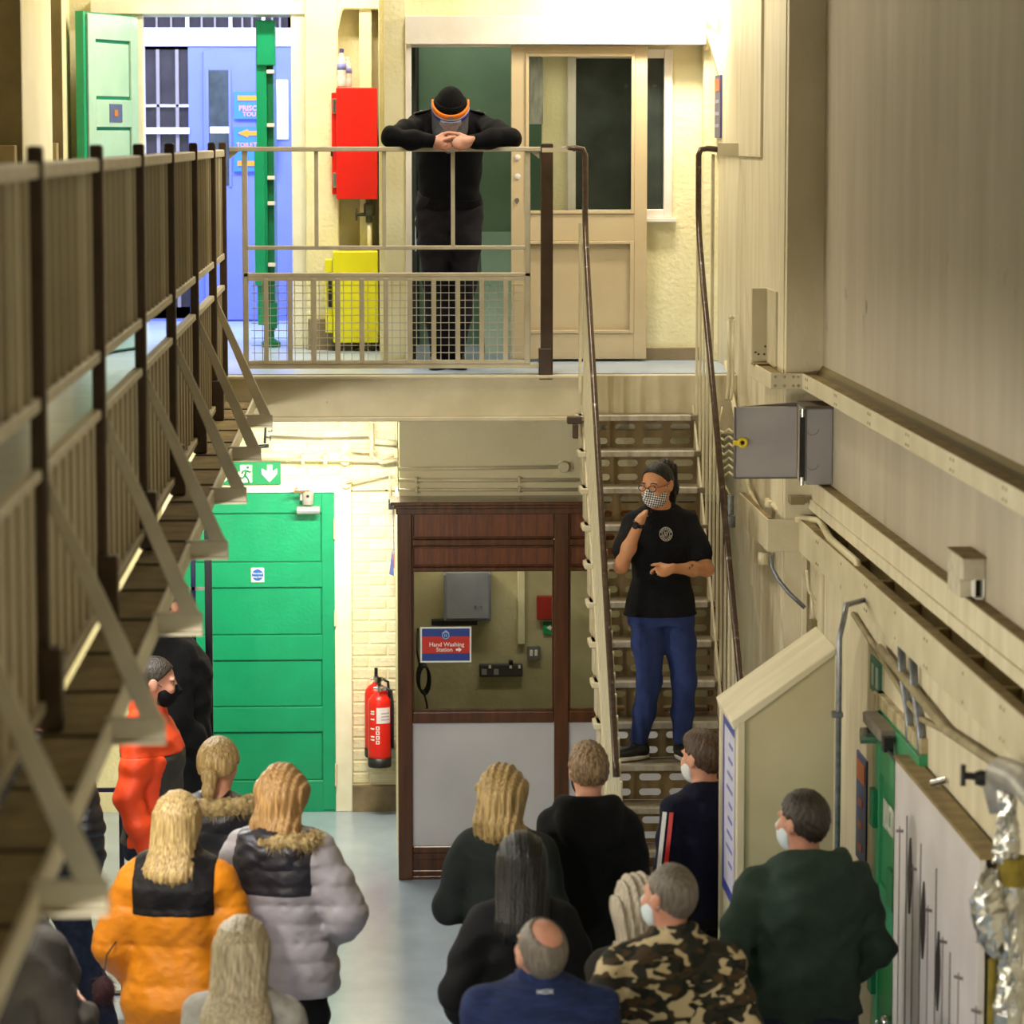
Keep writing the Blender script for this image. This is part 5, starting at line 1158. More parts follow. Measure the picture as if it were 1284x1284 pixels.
    def shoes(s, m, sole=SOLE, sc=1.0):
        k = s.k*sc
        for q in 'LR':
            an = s.leg[q][2]; d = s.leg[q+'d']; c = np.cross(d, (0, 0, 1)); zf = an[2]-.085*s.k; R = np.array([c, d, (0, 0, 1)])
            base = np.array([an[0], an[1], zf])
            f = Field(base-np.array([.2, .2, .02]), base+np.array([.2, .2, .16]), .007)
            f.ell(base+d*.065*k+np.array([0, 0, .045*k]), np.array([.046, .135, .045])*k, R, .02); f.ell(base-d*.01*k+np.array([0, 0, .07*k]), np.array([.040, .055, .06])*k, R, .03)
            f.half((0, 0, -1), -(zf+.018))
            o = f.build('shoe', m, s.root)
            g = Field(base-np.array([.2, .2, .02]), base+np.array([.2, .2, .08]), .007); g.ell(base+d*.065*k+np.array([0, 0, .012]), np.array([.050, .142, .045])*k, R, 0); g.half((0, 0, -1), -zf-.001); g.half((0, 0, 1), zf+.026)
            g.build('sole', sole, o)
    def top(s, m, name='jacket', e=.02, hem=.86, sl=1.0, se=.014, quilt=0, qs=.085, fold=.005, collar=0, hood=None, yoke=None, yz=1.27, band=None, short=False, h=None, ff=26, neck=1.485, hemflare=0, cuff=None, sleeve_split=None, puff=0):
        k = s.k; f = s.field(h=h, zmin=s.loc[2]+(hem-.1)*k-.1)
        st = s.torso_st(e, hem, neck); st[0] = (st[0][0], st[0][1]+hemflare, st[0][2]+hemflare, st[0][3])
        f.loft(s.oT, s.FT, st, k=.03)
        b = s.b**.5
        for q in 'LR':
            sh, el, wr = s.arm[q]
            nk = s.T((np.sign(s.sh[q][0])*.05*k, -.025*k, 1.46*k))
            f.cap(nk, sh, .036*k+e*.6, .048*k*b+se, .03)
            if short:
                f.cap(sh, sh*(1-sl)+el*sl, .060*k*b+se, .058*k*b+se*1.6, .02)
            else:
                m1 = sh*.5+el*.5; m2 = el*.5+wr*.5; w2 = el+(wr-el)*sl
                f.chain([sh, m1, el, m2, w2], [.050*k*b+se+puff, .050*k*b+se+puff, .046*k*b+se+puff, .043*k*b+se+puff*.8, .032*k+se*.9+puff*.4], .03)
        if collar:
            for i in range(10):
                a0, a1 = math.pi*2*i/10, math.pi*2*(i+1)/10
                p = [s.T((math.cos(a)*.068*k, -.022*k+math.sin(a)*.064*k, (1.485-.018*math.sin(a))*k)) for a in (a0, a1)]
                f.cap(p[0], p[1], collar, collar, .012)
                p2 = [x+np.array([0, 0, collar*1.2]) for x in p]; f.cap(p2[0], p2[1], collar*.8, collar*.8, .01)
        if hood:
            f.ell(s.T((0, -.105*k, 1.455*k)), np.array([.125, .060, .060])*k*hood, s.FT@rot('X', 20), .03)
            f.ell(s.T((0, -.135*k, 1.385*k)), np.array([.105, .045, .085])*k*hood, s.FT, .03)
            for i in range(9):
                a0, a1 = math.pi*(1.0+.0)+math.pi*i/9, math.pi+math.pi*(i+1)/9
                p = [s.T((math.cos(a)*.095*k*hood, -.03*k+math.sin(a)*.085*k*hood, (1.475-.02*math.sin(a))*k)) for a in (a0, a1)]
                f.cap(p[0], p[1], .032*k*hood, .032*k*hood, .02)
        if quilt:
            R = s.FT; o = s.oT
            f.disp(lambda x, y, z: -quilt*np.sqrt(np.abs(np.sin(math.pi*((R[2][0]*(x-o[0])+R[2][1]*(y-o[1])+R[2][2]*(z-o[2]))/qs))))+quilt*.5)
            f.disp(wob(70, .0018, 5))
        if fold: f.disp(wob(ff, fold, int(s.loc[0]*100)+77))
        if yoke:
            g = f.copy(); n = s.FT[2]; g.F = g.F-.004; g.half(-n, -(n@s.T((0, 0, yz*k))))
            for q in 'LR':   # the yoke stays on the torso, the sleeves keep their colour
                sg = np.sign(s.sh[q][0]); ux = s.FT[0]*sg; g.half(ux, ux@s.T((s.sh[q][0]*1.10, 0, 1.3*k)))
            g.build('yoke', yoke, s.root)
        if band:
            g = f.copy(); n = s.FT[2]; g.F = g.F-.003; g.half(n, n@s.T((0, 0, (hem+.055)*k))); 
            for q in 'LR':
                sg = np.sign(s.sh[q][0]); ux = s.FT[0]*sg; g.half(ux, ux@s.T((s.sh[q][0]*1.05, 0, 1.0*k)))
            g.build('hem_band', band, s.root)
        s.topf = f
        f.build(name, m, s.root)
        return f
    def hair_short(s, m, th=.012, nape=-.072, slope=.92, lift=0.0, top=0.0, bald=None, fr=60, amp=.0035, name='hair', z0=.0):
        f = Field(s.hc-.17, s.hc+.19, .0055); q = s.hs
        f.ell(s.Hp((0, -.010, .020)), (np.array([.078, .098, .102])+th)*q, s.FH, .01)
        if top: f.ell(s.Hp((0, .015, .075)), np.array([.068, .085, .050+top])*q, s.FH, .02)
        n = nz3(s.FH[1]*slope-s.FH[2]); f.half(n, n@s.Hp((0, -.012, -.006+z0)))
        for sg in (-1, 1): f.ell(s.Hp((sg*.088, -.004, -.006)), np.array([.020, .024, .030])*q, s.FH, op='s', k=0)
        f.half(-s.FH[2], -(s.FH[2]@s.Hp((0, 0, nape))))
        if bald: f.ell(s.Hp(bald[0]), np.array(bald[1])*q, s.FH, op='s', k=0)
        F_ = s.FH; c = s.hc
        def dp(x, y, z):
            u = F_[0][0]*(x-c[0])+F_[0][1]*(y-c[1])+F_[0][2]*(z-c[2]); v = F_[1][0]*(x-c[0])+F_[1][1]*(y-c[1])+F_[1][2]*(z-c[2]); w_ = F_[2][0]*(x-c[0])+F_[2][1]*(y-c[1])+F_[2][2]*(z-c[2])
            return amp*np.sin(np.arctan2(u, -v)*fr/3+3*np.sin(w_*40))*np.sin(w_*fr*1.6+2*np.sin(u*60))
        f.disp(dp); f.build(name, m, s.root)
    def hair_long(s, m, length=.5, w0=.088, w1=.12, back=.10, d0=.085, d1=.035, strand=.017, amp=.004, part=True, wave=0, name='hair', flip=0, th=.014, over=.0):
        # a cap on the skull and a curtain that hangs down over the back
        lo = s.hc-np.array([.26, .26, length+.06]); hi = s.hc+np.array([.26, .26, .18]); f = Field(lo, hi, .0065); q = s.hs
        f.ell(s.Hp((0, -.012, .020)), (np.array([.080, .100, .104])+th)*q, s.FH, .01)
        n = nz3(s.FH[1]-.55*s.FH[2]); f.half(n, n@s.Hp((0, .040, .045)))
        Fh = np.array(s.FH); fw = nz3((Fh[1][0], Fh[1][1], 0)); R = np.array([np.cross(fw, (0, 0, 1)), fw, (0, 0, 1)])
        L = length
        zA = -min(.19, L*.72); st = [(-L, w1*.80, d1*.8, -back-over*.8), (-L+.03, w1*.93, d1, -back-over*.8), (zA, (w0+w1*2)/3, d1*1.2, -back*.95-over*.4), (zA*.62, w0*1.10, d0*.80, -.078), (-.06, w0*1.07, d0*.92, -.055), (-.02, w0*1.06, d0, -.040), (.05, w0*.98, d0, -.025), (.085, w0*.72, d0*.75, -.02)]
        f.loft(s.hc, R, st, k=.03, ex=2.2)
        c = s.hc; ph = s.loc[0]*7
        def dp(x, y, z):
            u = R[0][0]*(x-c[0])+R[0][1]*(y-c[1]); v = R[1][0]*(x-c[0])+R[1][1]*(y-c[1]); w_ = z-c[2]
            t = u*6.28/strand+2.2*np.sin(w_*9+ph)+v*20
            return amp*np.sin(t)+amp*.6*np.sin(t*.37+1+2*np.sin(w_*14))+wave*np.sin(w_*38+3*np.sin(u*14+ph))
        f.disp(dp)
        # ragged ends
        f.disp(lambda x, y, z: np.maximum(0, (c[2]-L+.05)-z)*.28*(1+.6*np.sin((R[0][0]*(x-c[0])+R[0][1]*(y-c[1]))*260+ph)+.4*np.sin((R[0][0]*(x-c[0])+R[0][1]*(y-c[1]))*97+ph)))
        f.build(name, m, s.root)
    def eyes(s, iris='#4a3524'):
        for sg in (-1, 1):
            p = s.Hp((sg*.032, .0735, .006)); MB().lathe(tuple(p), [(.0108*math.sin(a*math.pi/8), -.0108*math.cos(a*math.pi/8)) for a in range(1, 8)], 14).build('eye', mat('eye_white', '#e8e2da', rough=.2), s.root, smooth=True)
            p = s.Hp((sg*.032, .0838, .006)); g = Field(p-.02, p+.02, .002); g.ell(p, np.array([.0055, .0022, .0055]), s.FH, 0); g.build('iris', mat('iris_brown', iris, rough=.1), s.root)
def tuft(parent, name, m, pts, nrm, n, ln, wd, seed, droop=.3, label=None):
    # fur: many thin tapered blades standing on a curve of points
    r = np.random.default_rng(seed); V = []; Fc = []
    pts = np.array(pts); m_ = len(pts)
    for i in range(n):
        t = r.uniform(0, m_-1.001); j = int(t); p = pts[j]*(1-t+j)+pts[j+1]*(t-j)
        d = nz3(r.normal(0, 1, 3)+np.array(nrm)*.7); p = p+d*r.uniform(.0, .012); tip = p+d*ln*r.uniform(.6, 1.2)+np.array([0, 0, -droop*ln])
        c = nz3(np.cross(d, r.normal(0, 1, 3)))*wd; b = len(V); mid = p*.5+tip*.5+np.array([0, 0, .15*ln])
        V += [p-c, p+c, mid+c*.7, mid-c*.7, tip]; Fc += [(b, b+1, b+2, b+3), (b+3, b+2, b+4)]
    return link_mesh(name, V, Fc, m, parent, kind='stuff', label=label)
# ================================================================== THE PEOPLE
def facing_back(*a, **k): return Fig(*a, **k)
# ---- man in the green hoodie by the right wall
p = Fig('man in a dark green hoodie standing by the right wall, back turned', (1.66, 12.92, 0), 14, 1.78, build=1.22, depth=1.2, turn=28, nod=-3, shl=1.08, arms=dict(L=[(-.315, -.06, 1.14), (-.18, .14, 1.05)], R=[(.30, .0, 1.12), (.20, .13, .95)]), skin=SKINR)
p.body(); GH = cloth('bottle_green_sweatshirt', '#33443a', '#2a3930', scale=6)
p.top(GH, 'hoodie', e=.022, hem=.90, hood=1.3, fold=.008, band=cloth('green_ribbing', '#2e3e35', '#26342c', bs=160))
p.trousers(DENIM); p.shoes(SHOEB); p.hair_short(HAIRS['dark'], th=.010, nape=-.065); p.mask(mat('pale_blue_mask', '#c9d4dc', rough=.8))
# ---- tracksuit man, half hidden by the boxing
p = Fig('man in a navy tracksuit top with white and red sleeve stripes at the stair foot', (1.49, 15.12, 0), 22, 1.62, build=1.02, turn=18, nod=0, hscale=1.05, skin=SKIN)
p.body(); NV = cloth('navy_tracksuit', '#191a30', '#141528', scale=5)
f = p.top(NV, 'track_top', e=.016, hem=.85, hood=.9, fold=.004)
for off, m in ((-.016, SW), (.016, RED)):
    V = []; sh, el, wr = p.arm['L']; out = nz3(p.FT.T@np.array([-.80, -.75, 0])); fw = nz3(p.FT.T@np.array([.75, -.80, 0]))
    for i in range(11):
        t = i/10; c = sh*(1-t)+el*t
        for e in (-.010, .010): V.append(c+out*(.0755-.004*t)+fw*(off+e))
    link_mesh('sleeve_stripe', V, [(2*i, 2*i+1, 2*i+3, 2*i+2) for i in range(10)], m, p.root)
MB().tube([tuple(p.T((-.05*p.k, .07*p.k, 1.47*p.k))), tuple(p.T((-.075*p.k, .125*p.k, 1.40*p.k))), tuple(p.T((-.08*p.k, .145*p.k, 1.27*p.k)))], .006, 6).build('drawstring', SW, p.root, smooth=True)
p.trousers(BLKT); p.shoes(SHOEB); p.hair_short(HAIRS['brown'], th=.008, top=.006, nape=-.06); p.mask(mat('white_mask', '#dfe0e2', rough=.8))
# ---- boy in black hoodie
p = Fig('young person with streaked brown hair in a black hoodie, back turned', (.93, 14.46, 0), -4, 1.69, build=.98, turn=12, skin=SKIN, hscale=.98)
p.body(); BH = cloth('black_fleece', '#0e0e10', '#141416', scale=6)
p.top(BH, 'hoodie', e=.028, hem=.80, hood=1.22, fold=.007)
p.trousers(BLKT); p.shoes(SHOEB); p.hair_short(HAIRS['mid'], th=.013, top=.012, nape=-.05, amp=.005); p.mask(MASKB)
# ---- blonde bob
p = Fig('woman with a wavy blonde bob in a loose dark grey top', (.545, 14.06, 0), -12, 1.66, fem=True, build=1.08, turn=-10, nod=0, arms=dict(L=[(-.232, -.03, 1.13), (-.15, .15, 1.10)], R=[(.228, -.03, 1.13), (.12, .15, 1.10)]))
p.body(); p.top(cloth('charcoal_green_knit', '#232826', '#1b201f', scale=6), 'top', e=.026, hem=.78, se=.024, fold=.008, ff=20)
p.trousers(BLKT); p.shoes(SHOEB); p.hair_long(HAIRS['blonde'], length=.20, w0=.100, w1=.122, back=.05, d0=.10, d1=.08, amp=.005, wave=.005, th=.022, strand=.030)
# ---- long black hair in a dark coat
p = Fig('woman with long black hair in a black coat behind the blonde bob', (.565, 12.76, 0), 6, 1.65, fem=True, build=1.12, turn=-8, arms=dict(L=[(-.27, -.04, 1.12), (-.20, .12, .95)], R=[(.26, -.02, 1.12), (.16, .14, 1.0)]))
p.body(); p.top(cloth('black_wool_coat', '#101012', '#161619', scale=7), 'coat', e=.030, hem=.55, se=.022, fold=.006, collar=.022, hemflare=.03)
p.trousers(BLKT); p.shoes(SHOEB); p.hair_long(HAIRS['black'], length=.28, w0=.092, w1=.112, back=.105, d0=.095, d1=.06, over=.03, amp=.0025)
# ---- navy quarter-zip, balding
p = Fig('balding man in a blue sports top with head tipped back, at the front', (.555, 11.13, 0), -3, 1.765, hoff=(0, -.01, -.045), build=1.14, depth=1.1, turn=24, nod=-20, tilt=-4, shl=1.05, skin=SKINR)
p.body(); p.top(cloth('heather_blue_jersey', '#222e57', '#192342', scale=16, stretch=(1, 1, 5)), 'sports_top', e=.018, hem=.84, fold=.005, collar=.016)
p.trousers(DENIM); p.shoes(SHOEB); p.hair_short(HAIRS['greyd'], th=.003, nape=-.07, amp=.001, bald=((0.008, -.035, .108), (.056, .072, .05)))
navy = p
# ---- camouflage jacket
CAMO = bpy.data.materials.new('camouflage_cloth'); CAMO.use_nodes = True
def camo_nodes():
    nt = CAMO.node_tree; N = nt.nodes; L = nt.links; b = N['Principled BSDF']; b.inputs['Roughness'].default_value = .85; b.inputs['Specular IOR Level'].default_value = .2
    tc = N.new('ShaderNodeTexCoord'); last = None; base = S('#2b2a22')
    for i, (col, sc, th, off) in enumerate((('#453624', 13, .53, 0), ('#1c1f1a', 14, .57, 3), ('#b7a582', 13.5, .56, 7))):
        mp = N.new('ShaderNodeMapping'); mp.inputs['Location'].default_value = (off, off*2, off); mp.inputs['Scale'].default_value = (1, 1, 1.7); L.new(tc.outputs['Object'], mp.inputs[0])
        n = N.new('ShaderNodeTexNoise'); n.inputs['Scale'].default_value = sc; n.inputs['Detail'].default_value = 1.5; n.inputs['Distortion'].default_value = .6; L.new(mp.outputs[0], n.inputs[0])
        r = N.new('ShaderNodeValToRGB'); r.color_ramp.elements[0].position = th; r.color_ramp.elements[1].position = th+.012; L.new(n.outputs[0], r.inputs[0])
        mx = N.new('ShaderNodeMix'); mx.data_type = 'RGBA'; mx.inputs[7].default_value = S(col); L.new(r.outputs[0], mx.inputs[0])
        if last is None: mx.inputs[6].default_value = base
        else: L.new(last, mx.inputs[6])
        last = mx.outputs[2]
    L.new(last, b.inputs['Base Color'])
camo_nodes()
p = Fig('man with cropped grey hair in a camouflage jacket at the front', (1.045, 11.75, 0), 4, 1.75, build=1.1, depth=1.1, turn=38, nod=-4, arms=dict(L=[(-.315, -.04, 1.13), (-.22, .14, 1.06)], R=[(.26, -.04, 1.12), (.18, .13, .98)]), skin=SKINR)
p.body(); p.top(CAMO, 'camouflage_jacket', e=.028, hem=.82, se=.02, collar=.024, fold=.008)
p.trousers(BLKT); p.shoes(SHOEB); p.hair_short(HAIRS['greyd'], th=.004, amp=.0012, nape=-.068, bald=((.0, .075, .10), (.055, .05, .05))); p.mask(mat('pale_blue_mask', '#c9d4dc'))
# ---- wavy grey-blonde hair behind the camouflage man
p = Fig('short woman with wavy grey blonde hair behind the camouflage jacket', (.98, 12.35, 0), 5, 1.56, fem=True, turn=5)
p.body(); p.top(cloth('dark_taupe_knit', '#2a2724', '#211f1d'), 'top', e=.022, hem=.80)
p.trousers(BLKT); p.shoes(SHOEB); p.hair_long(HAIRS['grey'], length=.27, w0=.098, w1=.125, back=.07, d0=.10, d1=.07, amp=.007, wave=.006, th=.022, strand=.028)
# ---- orange-yellow puffer with black yoke
p = Fig('woman with straight blonde hair in an amber puffer jacket with black yoke', (-.775, 13.47, 0), -6, 1.68, fem=True, build=1.13, depth=1.12, turn=-12, arms=dict(L=[(-.262, -.035, 1.12), (-.205, .10, .95)], R=[(.245, -.03, 1.13), (.16, .14, 1.0)]))
p.body(); AM = mat('amber_nylon', '#d07c0c', '#c07008', rough=.45, scale=6, bump=.35, bscale=34, spec=.4)
p.top(AM, 'puffer_jacket', e=.042, hem=.775, se=.024, quilt=.011, qs=.155, fold=.004, collar=.028, yoke=cloth('black_nylon', '#131013', '#1a171a', rough=.5), yz=1.26, puff=.012)
p.trousers(BLKT); p.shoes(SHOEB); p.hair_long(HAIRS['blonde'], length=.235, w0=.088, w1=.118, back=.105, d0=.09, d1=.055, amp=.0022, over=.035, strand=.014)
# hanging pompom on her left
pm = thing('fur_pompom', 'dark red fur pompom hanging beside the amber puffer jacket', 'pompom', (-1.07, 13.30, .87))
pc = np.array([-1.06, 13.27, .93]); g = Field(pc-.1, pc+.1, .008); g.ell(pc, (.045, .045, .06), None, 0); g.build('core', mat('dark_red_fur', '#3a1018', '#1c0a0e', rough=.9, scale=20), pm)
tuft(pm, 'fur', _mats['dark_red_fur'], [pc+np.array([0, 0, -.04]), pc, pc+np.array([0, 0, .04])], (0, 0, 0), 500, .055, .002, 4)
MB().tube([tuple(pc+np.array([0, 0, .05])), (-1.05, 13.33, 1.06), (-1.0, 13.40, 1.12)], .003, 5).build('cord', BLACK, pm)
# ---- grey puffer with fur hood
FUR = mat('tawny_fur', '#8a7148', '#c4ab78', rough=.8, scale=30, bump=.4)
def arc(p, cx, y, z, rx, ry, a0, a1, dz=0): return [p.T((cx+rx*math.cos(a)*p.k, (y+ry*math.sin(a))*p.k, (z+dz*math.sin(a))*p.k)) for a in np.linspace(a0, a1, 15)]
p = Fig('woman in a pale grey puffer jacket with black yoke and fur-edged hood', (-.37, 13.84, 0), -18, 1.71, fem=True, build=1.16, depth=1.15, turn=-6, tilt=2, arms=dict(L=[(-.26, -.03, 1.12), (-.18, .12, .98)], R=[(.285, -.02, 1.15), (.17, .15, 1.04)]))
p.body(); GP = mat('silver_grey_nylon', '#a8a1a7', '#989197', rough=.5, scale=5, bump=.4, bscale=30, spec=.35)
NYB = mat('black_violet_nylon', '#1d1a22', '#26222b', rough=.45, scale=8, bump=.3, bscale=40)
p.top(GP, 'puffer_jacket', e=.045, hem=.80, se=.026, quilt=.010, qs=.078, fold=.004, yoke=NYB, yz=1.235, puff=.014, collar=.02)
f = Field(p.T((0, 0, 1.4*p.k))-.3, p.T((0, 0, 1.45*p.k))+.3, .008)
f.ell(p.T((0, -.12*p.k, 1.40*p.k)), (.155, .075, .105), p.FT, .02); f.ell(p.T((-.02, -.10*p.k, 1.47*p.k)), (.13, .07, .05), p.FT, .03); f.disp(wob(48, .008, 9)); f.build('hood', NYB, p.root)
A1 = arc(p, 0, -.06, 1.465, .165, .10, math.radians(-95), math.radians(15), 0)
fb = Field(np.array(A1).min(0)-.06, np.array(A1).max(0)+.06, .007); fb.chain(A1, [.030]*15, .01); fb.disp(wob(210, .005, 2)); fb.disp(wob(90, .004, 31)); fb.build('fur_trim', FUR, p.root)
tuft(p.root, 'fur_hairs', FUR, A1, (0, -.3, .5), 2200, .050, .0026, 12)
p.trousers(BLKT); p.shoes(SHOEB); p.hair_long(HAIRS['honey'], length=.20, w0=.096, w1=.112, back=.075, d0=.098, d1=.07, amp=.004, wave=.004, th=.022, strand=.026, over=.02)
# ---- blonde tied back, black parka with fur hood
p = Fig('woman with tied-back blonde hair in a black parka with tawny fur hood', (-.675, 14.75, 0), -8, 1.67, fem=True, build=1.1, depth=1.1, turn=-8, nod=6)
p.body(); p.top(mat('black_parka_nylon', '#15141a', '#1d1b23', rough=.5, scale=8, bump=.3), 'parka', e=.042, hem=.70, se=.026, fold=.006, puff=.01)
f = Field(p.T((0, 0, 1.4*p.k))-.3, p.T((0, 0, 1.45*p.k))+.3, .008); f.ell(p.T((0, -.10*p.k, 1.40*p.k)), (.165, .085, .085), p.FT, .02); f.disp(wob(42, .007, 3)); f.build('hood', NYB, p.root)
A2 = arc(p, 0, -.045, 1.462, .165, .115, math.radians(-190), math.radians(10), 0)
fb = Field(np.array(A2).min(0)-.07, np.array(A2).max(0)+.07, .007); fb.chain(A2, [.040]*15, .01); fb.disp(wob(210, .005, 8)); fb.disp(wob(80, .004, 33)); fb.build('fur_trim', FUR, p.root)
tuft(p.root, 'fur_hairs', FUR, A2, (0, -.2, .6), 2600, .055, .0026, 15)
p.trousers(BLKT); p.shoes(SHOEB); p.hair_short(HAIRS['blonde'], th=.017, nape=-.085, slope=.55, amp=.003, fr=50)
f = Field(p.hc-.2, p.hc+.16, .006); f.ell(p.Hp((0, -.115, -.035)), (.036, .034, .034), None, .01); f.chain([p.Hp((0, -.12, -.04)), p.Hp((0, -.135, -.10)), p.Hp((0, -.125, -.16))], [.03, .026, .018], .02); f.disp(lambda x, y, z: .003*np.sin(x*300)*np.sin(z*30)); f.build('hair_bun', HAIRS['blonde'], p.root)
# ---- long ash blonde at the front
p = Fig('woman with very long ash blonde hair in a light grey hooded top, at the front', (-.44, 11.5, 0), -4, 1.62, fem=True, build=1.05, turn=-6, tilt=-3)
p.body(); p.top(cloth('light_grey_marl', '#9a9690', '#86827d', scale=30), 'hooded_top', e=.03, hem=.82, se=.02, collar=.02, fold=.008)
p.trousers(BLKT); p.shoes(SHOEB); p.hair_long(HAIRS['ash'], length=.44, w0=.092, w1=.138, back=.125, d0=.09, d1=.055, amp=.0026, over=.045, strand=.016)
# ---- orange and grey jacket, masked man in profile
p = Fig('masked man in an orange and grey softshell jacket by the gate', (-1.06, 16.4, 0), -100, 1.79, build=1.02, turn=14, nod=4, h=.0075, skin=SKINR, arms=dict(L=[(-.225, -.05, 1.12), (-.20, .10, .92)], R=[(.235, -.06, 1.11), (.215, .03, .86)]))
p.body(); ORJ = mat('vivid_orange_softshell', '#f04a14', '#e24210', rough=.55, scale=6, bump=.15)
f = p.top(mat('grey_softshell', '#3f3c3c', '#353232', rough=.6, scale=8, bump=.2), 'jacket', e=.022, hem=.86, se=.016, collar=.022, fold=.005)
g = f.copy(); g.F -= .004; n = p.FT[2]; k = p.k
g2 = g.copy(); g2.half(-n, -(n@p.T((0, 0, 1.30*k)))); g2.build('orange_yoke', ORJ, p.root)
g3 = g.copy(); ux = p.FT[0]; g3.half(-ux, -(ux@p.T((.165*k, 0, 1.2*k)))); g3.half(n, n@p.T((0, 0, 1.305*k))); g3.build('orange_sleeve', ORJ, p.root)
p.trousers(DENIM); p.shoes(SHOEB); p.hair_short(HAIRS['dark'], th=.006, nape=-.06, amp=.001); p.mask(MASKB); p.eyes()
# ---- tall figure in black behind him
p = Fig('tall person in a long black coat standing behind the orange jacket', (-1.075, 18.25, 0), -70, 1.93, build=1.15, depth=1.15, turn=0, arms=dict(L=[(-.24, -.03, 1.13), (-.20, .14, .98)], R=[(.25, -.05, 1.11), (.21, .10, .90)]))
p.body(); p.top(cloth('black_overcoat', '#131316', '#1a1a1e', scale=5), 'coat', e=.05, hem=.62, se=.028, fold=.006, collar=.02)
p.trousers(BLKT); p.shoes(SHOEB); p.hair_short(HAIRS['dark'], th=.010)
# ---- dark padded jacket, purple scarf (left edge, under the gallery)
p = Fig('person in a black padded jacket with a purple scarf at the left edge', (-1.54, 15.9, 0), -35, 1.72, build=1.12, depth=1.1, turn=-10, legs=dict(R=[(.11, .12, .49), (.16, .26, .085), (.35, 1, 0)]), arms=dict(L=[(-.26, -.03, 1.12), (-.2, .12, .95)], R=[(.275, -.02, 1.10), (.23, .06, .86)]))
p.body(); p.top(mat('black_quilted_nylon', '#16151a', '#1e1c22', rough=.4, scale=8, bump=.3), 'padded_jacket', e=.04, hem=.84, se=.024, quilt=.010, qs=.07, puff=.012, collar=.025)
p.trousers(DENIM); p.shoes(SHOEG); p.hair_short(HAIRS['dark'], th=.012)
SCF = cloth('purple_scarf_wool', '#5a2c86', '#46206c')
f = Field(p.T((0, 0, 1.2*p.k))-.32, p.T((0, 0, 1.3*p.k))+.32, .009); f.chain(arc(p, 0, -.02, 1.475, .085, .08, 0, 6.283), [.034]*15, .02); f.chain([p.T((.06, .09, 1.45*p.k)), p.T((.08, .15, 1.3*p.k)), p.T((.09, .17, 1.02*p.k))], [.035, .04, .045], .02); f.disp(wob(60, .006, 4)); f.build('scarf', SCF, p.root)
# ---- grey-brown jacket in the lower left corner
p = Fig('person in a grey brown jacket at the lower left corner, hands clasped', (-1.29, 12.4, 0), -52, 1.68, build=1.18, depth=1.18, turn=0, h=.0085, skin=SKINR, arms=dict(L=[(-.27, .02, 1.13), (-.08, .235, 1.08)], R=[(.275, .0, 1.12), (.10, .235, 1.08)]))
fd = p.FT.T@np.array([0, 1, 0]); rt = p.FT.T@np.array([1, 0, 0])
p.body(hands=[dict(wrist=p.arm['R'][2], axis=-rt*.9+fd*.35, normal=-fd, thumb=(0, 0, 1), curl=(35, 40, 30)), dict(wrist=p.arm['L'][2], axis=rt*.9+fd*.5, normal=-fd, thumb=(0, 0, 1), curl=(35, 40, 30))])
p.top(cloth('taupe_grey_cloth', '#48433e', '#3c3834', scale=5), 'jacket', e=.034, hem=.74, se=.024, fold=.009, collar=.02, sl=.95)
p.trousers(BLKT); p.shoes(SHOEB); p.hair_short(HAIRS['brown'], th=.012)

# ---- woman guide on the stairs
ZW = Z1-RISE*9+.003
ARM_R = [(.232, .085, 1.065), (.118, .245, 1.225)]; ARM_L = [(-.262, -.015, 1.075), (-.035, .205, 1.062)]
p = Fig('woman in black T-shirt and blue jeans on the stairs, hand at her mask', (1.475, 17.29, ZW), 190, 1.535, fem=True, build=1.06, turn=-46, nod=9, tilt=0, side=0, skin=SKINT, h=.0062,
        arms=dict(L=ARM_L, R=ARM_R),
        legs=dict(L=[(-.135, .03, .47), (-.135, -.02, .085), (-.08, 1, 0)], R=[(.07, .02, .48), (.115, -.05, .085), (.93, .38, 0)]))
def setarm(q, el, wr): p.arm[q][1] = np.array(el); p.arm[q][2] = np.array(wr)
_e = A(779, 710, 17.16); _w = A(803, 652, 17.02); _e2 = A(886, 714, 17.20); _w2 = A(842, 713, 17.03)
setarm('R', (_e[0], 17.16, _e[1]), (_w[0], 17.02, _w[1])); setarm('L', (_e2[0], 17.20, _e2[1]), (_w2[0], 17.03, _w2[1]))
chin = p.Hp((.0, .100, -.100)); wr = p.arm['R'][2]
fw = p.FT.T@np.array([0, 1, 0]); rt = p.FT.T@np.array([1, 0, 0]); up = np.array([0, 0, 1.])
ax_h = nz3(chin-wr+np.array([0, -.03, .03]))
p.body(hands=[dict(wrist=wr, axis=ax_h, normal=nz3(-rt*.75-fw*.65), thumb=nz3(-fw*.9+rt*.25+up*.2), curls=[(18, 34, 24), (26, 42, 28), (38, 48, 30), (46, 50, 32)], tcurl=10, fr=.98, spread=1.05),
              dict(wrist=p.arm['L'][2], axis=nz3(rt*.88+fw*.25-up*.18), normal=nz3(-fw*.7+up*-.5), thumb=nz3(-fw*.9+up*.45), curls=[(45, 50, 30), (52, 55, 35), (58, 58, 35), (60, 58, 35)], tcurl=30)])
TEE = cloth('black_cotton_tee', '#0f0f13', '#15151a', scale=6)
f = p.top(TEE, 'tee_shirt', e=.025, hem=.855, sl=.62, se=.012, short=True, fold=.003, ff=24, neck=1.475, hemflare=.012)
p.trousers(cloth('blue_stretch_denim', '#2a3766', '#34437a', bs=200, scale=7), e=.009, name='jeans', top=.97, hem=.12, disp=.0015)
p.shoes(SHOEB, sole=SOLE, sc=.98)
p.hair_short(HAIRS['black'], th=.005, nape=-.075, slope=1.2, amp=.0015, fr=40)
